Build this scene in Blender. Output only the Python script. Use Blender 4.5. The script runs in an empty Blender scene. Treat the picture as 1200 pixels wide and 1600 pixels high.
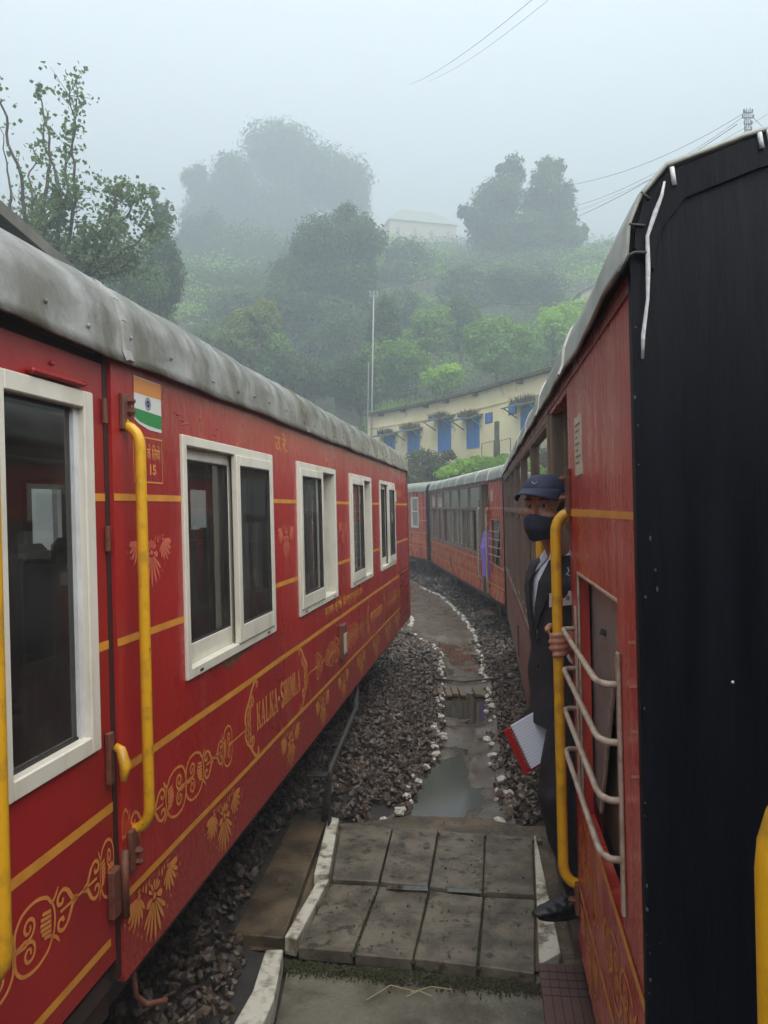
import bpy, bmesh, math, random
import numpy as np
from mathutils import Vector, Matrix, noise
random.seed(7); RNG = np.random.default_rng(7)
sc = bpy.context.scene
R = math.radians
EYE = 2.2                                   # camera height above the ballast bed

# ------------------------------------------------------------------ camera
cam = bpy.data.cameras.new('camera'); cam_o = bpy.data.objects.new('camera', cam)
sc.collection.objects.link(cam_o); sc.camera = cam_o
cam.sensor_fit = 'VERTICAL'; cam.sensor_height = 36; cam.lens = 27.0
cam_o.location = (0, 0, EYE); cam_o.rotation_euler = (R(90 - 0.38), 0, 0)
cam.clip_start = 0.05; cam.clip_end = 1500

# ------------------------------------------------------------------ world, sun
SUN_EL, SUN_AZ = 58, 150
w = bpy.data.worlds.new('World'); sc.world = w; w.use_nodes = True
nt = w.node_tree; nt.nodes.clear()
wo = nt.nodes.new('ShaderNodeOutputWorld'); bg = nt.nodes.new('ShaderNodeBackground')
sky = nt.nodes.new('ShaderNodeTexSky'); sky.sky_type = 'NISHITA'; sky.sun_disc = False
sky.sun_elevation = R(SUN_EL); sky.sun_rotation = R(SUN_AZ); sky.air_density = 1.0; sky.dust_density = 4.0
mx = nt.nodes.new('ShaderNodeMix'); mx.data_type = 'RGBA'; mx.inputs[0].default_value = 0.82
mx.inputs[7].default_value = (6.3, 6.8, 7.1, 1)      # the pale cloud deck over the clear sky
nt.links.new(sky.outputs[0], mx.inputs[6]); nt.links.new(mx.outputs[2], bg.inputs[0])
bg.inputs[1].default_value = 0.052; nt.links.new(bg.outputs[0], wo.inputs[0])
sl = bpy.data.lights.new('sun', 'SUN'); so = bpy.data.objects.new('sun', sl); sc.collection.objects.link(so)
sl.energy = 1.5; sl.angle = R(75); sl.color = (1, 0.96, 0.9)
so.rotation_euler = (R(90 - SUN_EL), 0, R(180 - SUN_AZ)); so.location = (0, 0, 40)
sc.view_settings.view_transform = 'Standard'; sc.view_settings.look = 'None'
sc.view_settings.exposure = 2.72; sc.view_settings.gamma = 1
sc.cycles.use_denoising = True; sc.cycles.max_bounces = 7; sc.cycles.diffuse_bounces = 3
sc.cycles.glossy_bounces = 3; sc.cycles.transparent_max_bounces = 12; sc.cycles.volume_bounces = 4
sc.cycles.transmission_bounces = 3; sc.cycles.use_adaptive_sampling = True
sc.cycles.caustics_reflective = False; sc.cycles.caustics_refractive = False

# ------------------------------------------------------------------ materials
MATS = {}
def mat(name, col, rough=.6, metal=0, col2=None, scale=8, stretch=(1, 1, 1), bump=0.0, bscale=40, ramp=(.35, .65),
        spec=.5, island=0.0, rvar=0.0, detail=6, coat=0, col3=None, scale3=2, ramp3=(.55, .7), st3=(1, 1, 1), bdist=.02, sheen=0):
    if name in MATS: return MATS[name]
    m = bpy.data.materials.new(name); m.use_nodes = True; n = m.node_tree; L = n.links
    p = n.nodes['Principled BSDF']; p.inputs['Base Color'].default_value = (*col, 1)
    p.inputs['Roughness'].default_value = rough; p.inputs['Metallic'].default_value = metal
    p.inputs['Specular IOR Level'].default_value = spec; p.inputs['Coat Weight'].default_value = coat
    tc = n.nodes.new('ShaderNodeTexCoord')
    def noi(sc_, st, det=detail):
        mp = n.nodes.new('ShaderNodeMapping'); mp.inputs['Scale'].default_value = st
        L.new(tc.outputs['Object'], mp.inputs[0]); t = n.nodes.new('ShaderNodeTexNoise')
        t.inputs['Scale'].default_value = sc_; t.inputs['Detail'].default_value = det; t.inputs['Roughness'].default_value = .62
        L.new(mp.outputs[0], t.inputs['Vector']); return t.outputs['Fac']
    def rmp(src, a, b):
        r = n.nodes.new('ShaderNodeMapRange'); r.inputs[1].default_value = a; r.inputs[2].default_value = b
        L.new(src, r.inputs[0]); return r.outputs[0]
    def mix(fac, a, b):
        x = n.nodes.new('ShaderNodeMix'); x.data_type = 'RGBA'; L.new(fac, x.inputs[0])
        if isinstance(a, tuple): x.inputs[6].default_value = (*a, 1)
        else: L.new(a, x.inputs[6])
        x.inputs[7].default_value = (*b, 1); return x.outputs[2]
    c = None
    if col2 is not None: c = mix(rmp(noi(scale, stretch), *ramp), col, col2)
    if col3 is not None: c = mix(rmp(noi(scale3, st3), *ramp3), c if c is not None else col, col3)
    if island:
        g = n.nodes.new('ShaderNodeNewGeometry'); h = n.nodes.new('ShaderNodeHueSaturation')
        v = n.nodes.new('ShaderNodeMapRange'); v.inputs[3].default_value = 1 - island; v.inputs[4].default_value = 1 + island
        L.new(g.outputs['Random Per Island'], v.inputs[0]); L.new(v.outputs[0], h.inputs['Value'])
        if c is not None: L.new(c, h.inputs['Color'])
        else: h.inputs['Color'].default_value = (*col, 1)
        c = h.outputs[0]
    if c is not None: L.new(c, p.inputs['Base Color'])
    if rvar:
        r = n.nodes.new('ShaderNodeMapRange'); r.inputs[1].default_value = .3; r.inputs[2].default_value = .7
        r.inputs[3].default_value = max(rough - rvar, .02); r.inputs[4].default_value = rough + rvar
        L.new(noi(scale * .7 + 1, stretch), r.inputs[0]); L.new(r.outputs[0], p.inputs['Roughness'])
    if bump:
        b = n.nodes.new('ShaderNodeBump'); b.inputs['Strength'].default_value = bump; b.inputs['Distance'].default_value = bdist
        L.new(noi(bscale, stretch), b.inputs['Height']); L.new(b.outputs[0], p.inputs['Normal'])
    MATS[name] = m; return m

def glass(name, tint=(.75, .8, .8), ior=1.5, rough=.01, dirt=.06):
    m = bpy.data.materials.new(name); m.use_nodes = True; n = m.node_tree; n.nodes.clear(); L = n.links
    o = n.nodes.new('ShaderNodeOutputMaterial'); tr = n.nodes.new('ShaderNodeBsdfTransparent'); tr.inputs[0].default_value = (*tint, 1)
    gl = n.nodes.new('ShaderNodeBsdfGlossy'); gl.inputs['Roughness'].default_value = rough
    fr = n.nodes.new('ShaderNodeFresnel'); fr.inputs[0].default_value = ior
    m1 = n.nodes.new('ShaderNodeMixShader'); L.new(fr.outputs[0], m1.inputs[0]); L.new(tr.outputs[0], m1.inputs[1]); L.new(gl.outputs[0], m1.inputs[2])
    df = n.nodes.new('ShaderNodeBsdfDiffuse'); df.inputs[0].default_value = (.35, .34, .31, 1)
    tc = n.nodes.new('ShaderNodeTexCoord'); t = n.nodes.new('ShaderNodeTexNoise'); t.inputs['Scale'].default_value = 3
    t.inputs['Detail'].default_value = 8; L.new(tc.outputs['Object'], t.inputs['Vector'])
    r = n.nodes.new('ShaderNodeMapRange'); r.inputs[1].default_value = .4; r.inputs[2].default_value = .75; r.inputs[4].default_value = dirt * 3; r.inputs[3].default_value = dirt * .5
    L.new(t.outputs['Fac'], r.inputs[0]); m2 = n.nodes.new('ShaderNodeMixShader')
    L.new(r.outputs[0], m2.inputs[0]); L.new(m1.outputs[0], m2.inputs[1]); L.new(df.outputs[0], m2.inputs[2]); L.new(m2.outputs[0], o.inputs[0])
    MATS[name] = m; return m

RED = mat('red vinyl', (.40, .020, .016), .31, col2=(.29, .014, .013), scale=1.2, stretch=(1, 1, .5), bump=.5, bscale=3.2, rvar=.08,
          col3=(.34, .08, .055), scale3=2.2, ramp3=(.56, .8), st3=(1, 2.5, .35), bdist=.03)
DOORRED = mat('door red', (.36, .015, .014), .36, col2=(.26, .012, .013), scale=2, bump=.15, bscale=9, rvar=.08)
SKIRT = mat('skirt red', (.38, .040, .030), .4, col2=(.25, .016, .015), scale=55, ramp=(.42, .58), bump=.2, bscale=12, detail=2)
REDB = mat('brushed red paint', (.46, .042, .028), .28, col2=(.33, .024, .018), scale=5, stretch=(1, 2, .3), bump=.12, bscale=12, rvar=.1,
           col3=(.55, .19, .14), scale3=2.6, ramp3=(.5, .78), st3=(1, 2, .3))
BROWNRED = mat('weathered red brown paint', (.26, .055, .03), .3, col2=(.17, .04, .025), scale=6, stretch=(1, 2, .25), bump=.2, bscale=12, rvar=.1)
GOLD = mat('gold vinyl', (.66, .30, .035), .45, col2=(.54, .22, .03), scale=9)
ORN = mat('ochre print', (.68, .27, .06), .5, col2=(.56, .20, .05), scale=12)
PALE = mat('salmon print', (.58, .13, .075), .5)
PINK = mat('pale pink highlight', (.5, .2, .13), .5)  # colour of the highlights painted on the coach corner
CREAM = mat('cream print', (.62, .42, .22), .5)
YEL = mat('yellow handrail paint', (.62, .33, .012), .33, col2=(.36, .20, .02), scale=14, ramp=(.50, .68), col3=(.10, .045, .02), scale3=34, ramp3=(.66, .70), bump=.3, bscale=60, bdist=.003)
WHITE = mat('white window frame', (.66, .63, .54), .42, col2=(.44, .40, .31), scale=5, ramp=(.5, .8), stretch=(1, 1, .4), bump=.1, bscale=60, bdist=.004)
PVC = mat('white board', (.66, .68, .70), .5, col2=(.5, .5, .5), scale=5)
RUST = mat('red brown rusty steel', (.10, .028, .02), .6, col2=(.16, .06, .03), scale=25, bump=.5, bscale=60, bdist=.005)
DARK = mat('black underframe', (.018, .016, .016), .6, col2=(.035, .028, .025), scale=6, bump=.3)
GAP = mat('dark door seal', (.035, .012, .011), .6)
ROOFA = mat('grey roof sheet', (.24, .235, .22), .34, col2=(.12, .11, .09), scale=4, ramp=(.42, .60), stretch=(1, 1, 1), bump=.35, bscale=20, rvar=.12,
            col3=(.085, .075, .05), scale3=2.6, ramp3=(.46, .60), st3=(1, 1.6, .7), bdist=.012, detail=9)
ROOFB = mat('green grey roof sheet', (.30, .315, .28), .5, col2=(.21, .22, .19), scale=3, bump=.3, bscale=12, rvar=.1,
            col3=(.14, .14, .11), scale3=2.5, ramp3=(.58, .75))
ENDB = mat('blue black end paint', (.002, .0025, .0055), .55, col2=(.005, .0065, .011), scale=7, stretch=(2, 1, .25), bump=.4, bscale=14, rvar=.1,
           col3=(.020, .023, .027), scale3=5, ramp3=(.66, .85), st3=(3, 1, .2), spec=.15)
SEAL = mat('white sealant', (.55, .56, .56), .6, bump=.4, bscale=60)
WOODG = mat('weathered brown window timber', (.15, .10, .075), .5, col2=(.22, .16, .12), scale=7, stretch=(2, 2, .3), bump=.3)
WOODL = mat('ochre grey timber', (.20, .15, .085), .5, col2=(.12, .09, .06), scale=6, stretch=(2, 2, .3), bump=.3)
STEEL = mat('grey steel sheet', (.20, .20, .19), .4, col2=(.15, .15, .14), scale=10, bump=.1)
TANW = mat('tan inner panel', (.19, .13, .085), .5, col2=(.13, .09, .06), scale=9)
BAR = mat('scuffed cream bar paint', (.40, .33, .26), .35, col2=(.22, .15, .11), scale=25, ramp=(.45, .7))
PAPER = mat('notice paper', (.55, .50, .38), .6, col2=(.45, .4, .3), scale=20)
INTW = mat('cabin lining', (.50, .47, .38), .6)
INTD = mat('cabin floor', (.05, .03, .025), .6)
SEAT = mat('dark seat leather', (.030, .016, .014), .45, bump=.1)
CURT = mat('grey curtain', (.42, .42, .40), .8, col2=(.20, .20, .20), scale=14, stretch=(1, 6, .1))
GLS = glass('window glass', (.82, .85, .84), ior=1.75, dirt=.035); GLSD = glass('dirty window glass', (.6, .62, .58), ior=1.6, dirt=.10)
FLO = mat('flag saffron', (.65, .24, .05), .45); FLW = mat('flag white', (.62, .62, .58), .45)
FLG = mat('flag green', (.02, .22, .05), .45); FLB = mat('flag navy', (.02, .03, .16), .5)
ROCK = mat('wet ballast stone', (.135, .098, .073), .42, col2=(.045, .032, .024), scale=9, bump=.2, bscale=50, island=.65, rvar=.15, bdist=.01)
WSTONE = mat('white painted stone', (.60, .57, .51), .55, col2=(.11, .085, .065), scale=9, ramp=(.50, .60), island=.15)
CONC = mat('wet concrete', (.165, .142, .102), .46, col2=(.075, .064, .045), scale=5, ramp=(.42, .60), bump=.9, bscale=40, rvar=.24, bdist=.006,
           col3=(.035, .030, .020), scale3=13, ramp3=(.55, .64), detail=10)
CONC2 = mat('wet apron concrete', (.14, .100, .058), .36, col2=(.06, .045, .028), scale=4, ramp=(.42, .60), bump=.4, bscale=30, rvar=.2, detail=9)
CONC3 = mat('green tinged concrete', (.165, .155, .115), .4, col2=(.07, .062, .038), scale=3, ramp=(.42, .60), bump=.4, bscale=30, rvar=.2, detail=9)
WCONC = mat('flaking white kerb paint', (.60, .57, .48), .55, col2=(.17, .14, .09), scale=9, ramp=(.47, .62), bump=.5, bscale=30, detail=10)
MOSS = mat('moss', (.035, .048, .012), .8, col2=(.05, .042, .018), scale=12, bump=.7, bscale=60)
MUD = mat('wet mud path', (.125, .095, .066), .32, col2=(.065, .050, .036), scale=2.5, bump=.3, bscale=28, rvar=.16, bdist=.010, detail=10)
def water_mat():
    m = mat('puddle water', (.035, .027, .018), .02, spec=.6, col2=(.05, .038, .026), scale=2, bump=.06, bscale=26, bdist=.003); return m
WATER = water_mat()
GRATE = mat('reddish step board', (.095, .048, .036), .5, col2=(.08, .035, .03), scale=12)
EARTH = mat('hillside earth', (.035, .05, .018), .9, col2=(.05, .042, .025), scale=.3)
BED = mat('ground bed', (.04, .033, .027), .7, col2=(.025, .02, .017), scale=5, bump=.6, bscale=30)
def leafmat(name, c, v=.35, rough=.5):
    m = mat(name, c, rough, island=v, col2=tuple(x * .6 for x in c), scale=.25, spec=.15)
    n = m.node_tree; p = n.nodes['Principled BSDF']; o = [x for x in n.nodes if x.type == 'OUTPUT_MATERIAL'][0]
    t = n.nodes.new('ShaderNodeBsdfTranslucent'); t.inputs[0].default_value = (c[0] * 1.3, c[1] * 1.5, c[2], 1)
    x = n.nodes.new('ShaderNodeMixShader'); x.inputs[0].default_value = .32
    n.links.new(p.outputs[0], x.inputs[1]); n.links.new(t.outputs[0], x.inputs[2]); n.links.new(x.outputs[0], o.inputs[0]); return m
LEAF_D = leafmat('dark leaves', (.085, .13, .045)); LEAF_M = leafmat('mid green leaves', (.17, .30, .035))
LEAF_B = leafmat('bright green leaves', (.28, .46, .045)); LEAF_O = leafmat('olive leaves', (.18, .22, .045))
LEAF_G = leafmat('grey green leaves', (.13, .19, .08))
BARK = mat('bark', (.075, .06, .045), .9, col2=(.04, .03, .02), scale=6)
WIRE = mat('wire', (.02, .02, .02), .6)

# ------------------------------------------------------------------ object helpers
def link(o, parent=None):
    sc.collection.objects.link(o)
    if parent is not None: o.parent = parent
    return o
def tag(o, label=None, cat=None, group=None, kind=None):
    if label: o['label'] = label
    if cat: o['category'] = cat
    if group: o['group'] = group
    if kind: o['kind'] = kind
    return o
def empty(name, loc, label=None, cat=None, group=None, kind=None, M=None):
    o = bpy.data.objects.new(name, None); link(o)
    if M is not None: o.matrix_world = M
    else: o.location = loc
    o.empty_display_size = .2
    return tag(o, label, cat, group, kind)
def pydata(name, vs, fs, m, parent=None, smooth=False):
    me = bpy.data.meshes.new(name); me.from_pydata([tuple(v) for v in vs], [], fs); me.update()
    for x in (m if isinstance(m, (list, tuple)) else [m]): me.materials.append(x)
    if smooth: me.polygons.foreach_set('use_smooth', [True] * len(me.polygons))
    return link(bpy.data.objects.new(name, me), parent)
def npmesh(name, V, F, m, parent=None, smooth=False, midx=None):
    V = np.asarray(V, np.float32); F = np.asarray(F, np.int32); k = F.shape[1]
    me = bpy.data.meshes.new(name); me.vertices.add(len(V)); me.vertices.foreach_set('co', V.ravel())
    me.loops.add(F.size); me.loops.foreach_set('vertex_index', F.ravel()); me.polygons.add(len(F))
    me.polygons.foreach_set('loop_start', np.arange(0, F.size, k, dtype=np.int32))
    me.polygons.foreach_set('loop_total', np.full(len(F), k, np.int32))
    for x in (m if isinstance(m, (list, tuple)) else [m]): me.materials.append(x)
    if midx is not None: me.polygons.foreach_set('material_index', np.asarray(midx, np.int32))
    me.polygons.foreach_set('use_smooth', np.full(len(F), bool(smooth)))
    me.update(calc_edges=True); me.validate()
    return link(bpy.data.objects.new(name, me), parent)
class MB:
    def __init__(s): s.v = []; s.f = []
    def box(s, a, b, jit=0):
        x0, y0, z0 = (min(a[i], b[i]) for i in range(3)); x1, y1, z1 = (max(a[i], b[i]) for i in range(3))
        k = len(s.v)
        for x, y, z in ((x0,y0,z0),(x1,y0,z0),(x1,y1,z0),(x0,y1,z0),(x0,y0,z1),(x1,y0,z1),(x1,y1,z1),(x0,y1,z1)):
            s.v.append((x + random.uniform(-jit, jit), y + random.uniform(-jit, jit), z + random.uniform(-jit, jit)))
        for q in ((0,3,2,1),(4,5,6,7),(0,1,5,4),(1,2,6,5),(2,3,7,6),(3,0,4,7)): s.f.append(tuple(k + i for i in q))
        return s
    def tube(s, pts, r, n=8, cap=True, ry=None):
        pts = [Vector(p) for p in pts]; rs = r if isinstance(r, (list, tuple)) else [r] * len(pts)
        k = len(s.v); up = None
        for i, p in enumerate(pts):
            d = (pts[min(i+1, len(pts)-1)] - pts[max(i-1, 0)]).normalized()
            if up is None:
                up = Vector((0, 0, 1)) if abs(d.z) < .9 else Vector((1, 0, 0))
            a = d.cross(up).normalized(); up = a.cross(d).normalized(); 
            for j in range(n):
                t = 2 * math.pi * j / n; q = p + (a * math.cos(t) + up * math.sin(t)) * rs[i]; s.v.append(tuple(q))
        for i in range(len(pts) - 1):
            for j in range(n):
                s.f.append((k + i*n + j, k + i*n + (j+1) % n, k + (i+1)*n + (j+1) % n, k + (i+1)*n + j))
        if cap:
            s.f.append(tuple(k + j for j in reversed(range(n)))); s.f.append(tuple(k + (len(pts)-1)*n + j for j in range(n)))
        return s
    def loft(s, secs, n=24, cap=True):
        """secs: (centre, rx, ry) horizontal ellipses"""
        k = len(s.v)
        for c, rx, ry in secs:
            for j in range(n):
                t = 2 * math.pi * j / n; s.v.append((c[0] + rx * math.cos(t), c[1] + ry * math.sin(t), c[2]))
        for i in range(len(secs) - 1):
            for j in range(n): s.f.append((k + i*n + j, k + i*n + (j+1) % n, k + (i+1)*n + (j+1) % n, k + (i+1)*n + j))
        if cap:
            s.f.append(tuple(k + j for j in reversed(range(n)))); s.f.append(tuple(k + (len(secs)-1)*n + j for j in range(n)))
        return s
    def ell(s, c, r, n=14, m=9, rot=None):
        k = len(s.v); c = Vector(c)
        for i in range(m + 1):
            ph = math.pi * i / m
            for j in range(n):
                t = 2 * math.pi * j / n; v = Vector((r[0]*math.sin(ph)*math.cos(t), r[1]*math.sin(ph)*math.sin(t), r[2]*math.cos(ph)))
                if rot: v = rot @ v
                s.v.append(tuple(c + v))
        for i in range(m):
            for j in range(n): s.f.append((k + i*n + j, k + (i+1)*n + j, k + (i+1)*n + (j+1) % n, k + i*n + (j+1) % n))
        return s
    def poly(s, pts): k = len(s.v); s.v += [tuple(p) for p in pts]; s.f.append(tuple(range(k, k + len(pts)))); return s
    def build(s, name, m, parent=None, smooth=False): return pydata(name, s.v, s.f, m, parent, smooth)
def bevel(o, w=.003, seg=1):
    b = o.modifiers.new('bevel', 'BEVEL'); b.width = w; b.segments = seg; b.limit_method = 'ANGLE'; return o
def copy_tree(o, parent=None, loc=None):
    c = o.copy(); sc.collection.objects.link(c); c.parent = parent
    for ch in list(o.children): copy_tree(ch, c)
    return c

def P(u, v, Y):                             # a point of the place at distance Y along the view
    return Vector(((u - 600) / 1200 * Y, Y, EYE + (792 - v) / 1200 * Y))

# ------------------------------------------------------------------ terrain
OX, OY = -53.4, 13.5                        # both tracks bend round this centre
RA, RB = 52.45, 56.0
def sm(a, b, x): t = np.clip((x - a) / (b - a), 0, 1); return t * t * (3 - 2 * t)
HP = np.array([(0,0),(48,2.6),(54,7.2),(60,11.3),(85,23.5),(105,33.5),(150,50),(200,66),(260,68),(420,68)], float)
def gz(x, y):
    x = np.asarray(x, float); y = np.asarray(y, float); r = np.hypot(x - OX, y - OY)
    emb = 3.9 * sm(58.6, 60.9, r) * sm(20, 29, y)
    hy = np.interp(y + (r - 75) * .0, HP[:, 0], HP[:, 1]) * sm(63, 70, r) * sm(46, 50, y)
    side = sm(30, 90, x - .2*y) * 6 * sm(20, 60, y)
    z = np.maximum(emb, hy + 0 * emb) + side * (hy > 0)
    z = z + (np.sin(x*.21 + y*.13) * .5 + np.sin(x*.07 - y*.11) * .9) * sm(52, 80, y)
    return z - .12
def gz1(x, y): return float(gz(x, y))
xs = np.concatenate([np.linspace(-300, -70, 24)[:-1], np.linspace(-70, 70, 150), np.linspace(70, 300, 24)[1:]])
ys = np.concatenate([np.linspace(-80, 0, 9)[:-1], np.linspace(0, 110, 150), np.linspace(110, 420, 40)[1:]])
X, Y = np.meshgrid(xs, ys); Z = gz(X, Y)
V = np.stack([X, Y, Z], -1).reshape(-1, 3); nx, ny = len(xs), len(ys)
ii, jj = np.meshgrid(np.arange(nx - 1), np.arange(ny - 1)); a = (jj * nx + ii).ravel()
F = np.stack([a, a + 1, a + nx + 1, a + nx], 1)
cy = V[F[:, 0], 1]; cx = V[F[:, 0], 0]; rr = np.hypot(cx - OX, cy - OY)
midx = np.where((rr > 58.3) & (cy > 20) | (cy > 45) , 1, 0)
g = npmesh('ground', V, F, [BED, EARTH], smooth=True, midx=midx); tag(g, kind='structure')

# path between the tracks, with water standing in its hollows
LE = [(3.0,-.6),(5.4,.0),(5.76,.19),(6.3,.29),(7.2,.53),(8.0,.60),(8.86,.66),(9.7,.77),(11.8,.89),(12.6,.75),(13.3,.44),(14.8,.56),(17,.62),(20.6,.75),(26,.1)]
RE = [(3.0,1.0),(5.1,1.0),(5.4,.84),(6.47,.94),(7.37,1.01),(8.57,1.18),(9.4,1.24),(11.1,1.39),(12.1,1.46),(13.3,1.52),(15.3,1.53),(18.5,1.38),(20.6,1.02),(26,.25)]
def le(y): return np.interp(y, [p[0] for p in LE], [p[1] for p in LE])
def re_(y): return np.interp(y, [p[0] for p in RE], [p[1] for p in RE])
py = np.arange(5.38, 26, .06); vs = []; fs = []; NX = 22
for i, y in enumerate(py):
    for j in range(NX + 1):
        f = j / NX; x = le(y) * (1 - f) + re_(y) * f + (f - .5) * .16
        z = -.057 + .036 * noise.noise(Vector((x * 1.3, y * .6, 3))) + .018 * noise.noise(Vector((x * 6, y * 4, 1))) + .012 * noise.noise(Vector((x * 17, y * 13, 1)))
        z += .075 * sm(12.4, 13.4, y)                                   # dry beyond
        z += .055 * math.exp(-((y - 9.55) / .22) ** 2) + .038 * math.exp(-((y - 7.55 - .3 * f) / .22) ** 2) * (f > .15)
        z += .03 * (2 * abs(f - .5)) ** 4 - .012 + .022 * sm(.56, .64, f + .06 * noise.noise(Vector((x*3, y*3, 7)))) * sm(5.2, 5.5, y) * (1 - sm(7.2, 7.6, y)) * (1 + .8 * noise.noise(Vector((x*9, y*7, 2))))
        vs.append((x, y, z))
for i in range(len(py) - 1):
    for j in range(NX): k = i * (NX + 1) + j; fs.append((k, k + 1, k + NX + 2, k + NX + 1))
pydata('path', vs, fs, MUD, smooth=True)['kind'] = 'structure'
wv = [(x(y) + dx, y, -.060) for y in np.arange(5.36, 13.4, .25) for x, dx in ((le, -.03), (re_, .03))]
wf = [(2*i, 2*i+1, 2*i+3, 2*i+2) for i in range(len(wv)//2 - 1)]
pydata('water', wv, wf, WATER)['kind'] = 'structure'

# ------------------------------------------------------------------ ballast
def ico_variants(n, sub=1):
    out = []
    for k in range(n):
        bm = bmesh.new(); bmesh.ops.create_icosphere(bm, subdivisions=sub, radius=1)
        for v in bm.verts: v.co *= random.uniform(.62, 1.25)
        sxyz = (random.uniform(.85, 1.5), random.uniform(.55, 1.0), random.uniform(.35, .7))
        for v in bm.verts: v.co = Vector((v.co.x*sxyz[0], v.co.y*sxyz[1], v.co.z*sxyz[2]))
        out.append((np.array([v.co for v in bm.verts]), np.array([[v.index for v in f.verts] for f in bm.faces]))); bm.free()
    return out
VAR = ico_variants(14)
def rotm(n):
    q = RNG.normal(size=(n, 4)); q[:, 1:3] *= .6; q /= np.linalg.norm(q, axis=1)[:, None]; w_, x, y, z = q.T
    return np.stack([1-2*(y*y+z*z), 2*(x*y-z*w_), 2*(x*z+y*w_), 2*(x*y+z*w_), 1-2*(x*x+z*z), 2*(y*z-x*w_), 2*(x*z-y*w_), 2*(y*z+x*w_), 1-2*(x*x+y*y)], 1).reshape(n, 3, 3)
def scatter(name, pts, sizes, m):
    VV = []; FF = []; base = 0; idx = RNG.integers(0, len(VAR), len(pts))
    for k, (tv, tf) in enumerate(VAR):
        s = np.where(idx == k)[0]
        if not len(s): continue
        Rm = rotm(len(s)); vv = np.einsum('nij,vj->nvi', Rm, tv) * sizes[s][:, None, None] + pts[s][:, None, :]
        VV.append(vv.reshape(-1, 3)); FF.append((tf[None] + (np.arange(len(s)) * len(tv))[:, None, None]).reshape(-1, 3) + base); base += len(s) * len(tv)
    return npmesh(name, np.concatenate(VV), np.concatenate(FF), m)
def ballast_pts(n, y0, y1, sz):
    y = RNG.uniform(y0, y1, n); x = RNG.uniform(-2.4, 3.6, n)
    r = np.hypot(x - OX, y - OY); l = le(y); rt = re_(y)
    dl = l - x; dr = x - rt
    keep = ((dl > -.02) | (dr > -.02)) & (r > RA - 1.3) & (r < RB + 1.0)
    keep &= ~((y < 5.42) & (y >= 3.86) & (x > -.80 + (y - 3.88) * .09) & (x < 1.12)); keep &= ~((y < 3.86) & (x > -.68)) 
    keep &= ~((y < 5.75) & (x > -.1) & (x < .1)) 
    x, y, dl, dr = x[keep], y[keep], dl[keep], dr[keep]
    d = np.where(dl > 0, dl, dr)
    z = -.055 + .10 * sm(0, .5, d) + RNG.uniform(-.015, .03, len(x))
    s = RNG.uniform(.55, 1.25, len(x)) * sz
    return np.stack([x, y, z], 1), s
p1, s1 = ballast_pts(34000, 2.2, 9.5, .029); p2, s2 = ballast_pts(14000, 9.5, 16, .038); p3, s3 = ballast_pts(9000, 16, 30, .05)
tag(scatter('ballast_stones', np.concatenate([p1, p2, p3]), np.concatenate([s1, s2, s3]), ROCK), 'wet grey brown crushed stone ballast between the two trains', 'ballast', kind='stuff')
# a bed that stays just under the loose stones
vs = []; fs = []; byy = np.arange(2.0, 30, .25)
for i, y in enumerate(byy):
    l = float(le(y)); r_ = float(re_(y)); a = -1.6 + OX + math.sqrt(RA**2 - (y-OY)**2) ; b = 1.4 + OX + math.sqrt(RB**2 - (y-OY)**2)
    for x, z in ((a, .015), (l - .55, .02), (min(l - .02, -.1) if y < 5.4 else l - .02, -.085), (r_ + .02, -.085), (r_ + .5, .02), (b, .015)): vs.append((x, y, z))
for i in range(len(byy) - 1):
    for j in range(5): k = i*6 + j; fs.append((k, k+1, k+7, k+6))
pydata('ballast_bed', vs, fs, BED)['kind'] = 'structure'
# white painted edge stones, each a thing
SM = []
for k in range(5):
    bm = bmesh.new(); bmesh.ops.create_icosphere(bm, subdivisions=2, radius=1)
    o3 = Vector((k*7.3, 1, 2))
    for v in bm.verts: v.co *= .85 + .45 * noise.noise(v.co * 1.6 + o3)
    for v in bm.verts: v.co = Vector((v.co.x*1.15, v.co.y*.9, v.co.z*.7))
    me = bpy.data.meshes.new('edge_stone'); bm.to_mesh(me); bm.free(); me.materials.append(WSTONE); SM.append(me)
y = 5.45; last = 0
for edge, sgn, y0, y1 in ((le, -1, 5.45, 15.2), (re_, 1, 5.3, 20.8)):
    y = y0
    while y < y1:
        far = y > 8.4
        o = link(bpy.data.objects.new('edge_stone', random.choice(SM)))
        j = random.uniform(-.035, .035) * (1 if far else 1.6)
        s = random.uniform(.022, .052) * (1 if y < 8.4 else .78)
        o.location = (float(edge(y)) + sgn * .02 + j, y + random.uniform(-.02, .02), -.055 + s * .5 + .006 + .068 * float(sm(12.4, 13.4, y)))
        o.scale = (s, s * random.uniform(.8, 1.3), s); o.rotation_euler = (random.uniform(-.4, .4), random.uniform(-.4, .4), random.uniform(0, 6.3))
        side_w = 'ballast under the white-framed train' if sgn < 0 else 'ballast beside the curving coaches'
        tag(o, 'small white painted stone in the row between wet path and ' + side_w, 'stone', 'white stones edging the path, ' + ('near the parked train' if sgn < 0 else 'beside the curved train'))
        y += (random.uniform(.06, .105) if far else random.uniform(.09, .2)) * (1 if random.random() > .12 else 2.2)

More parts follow.
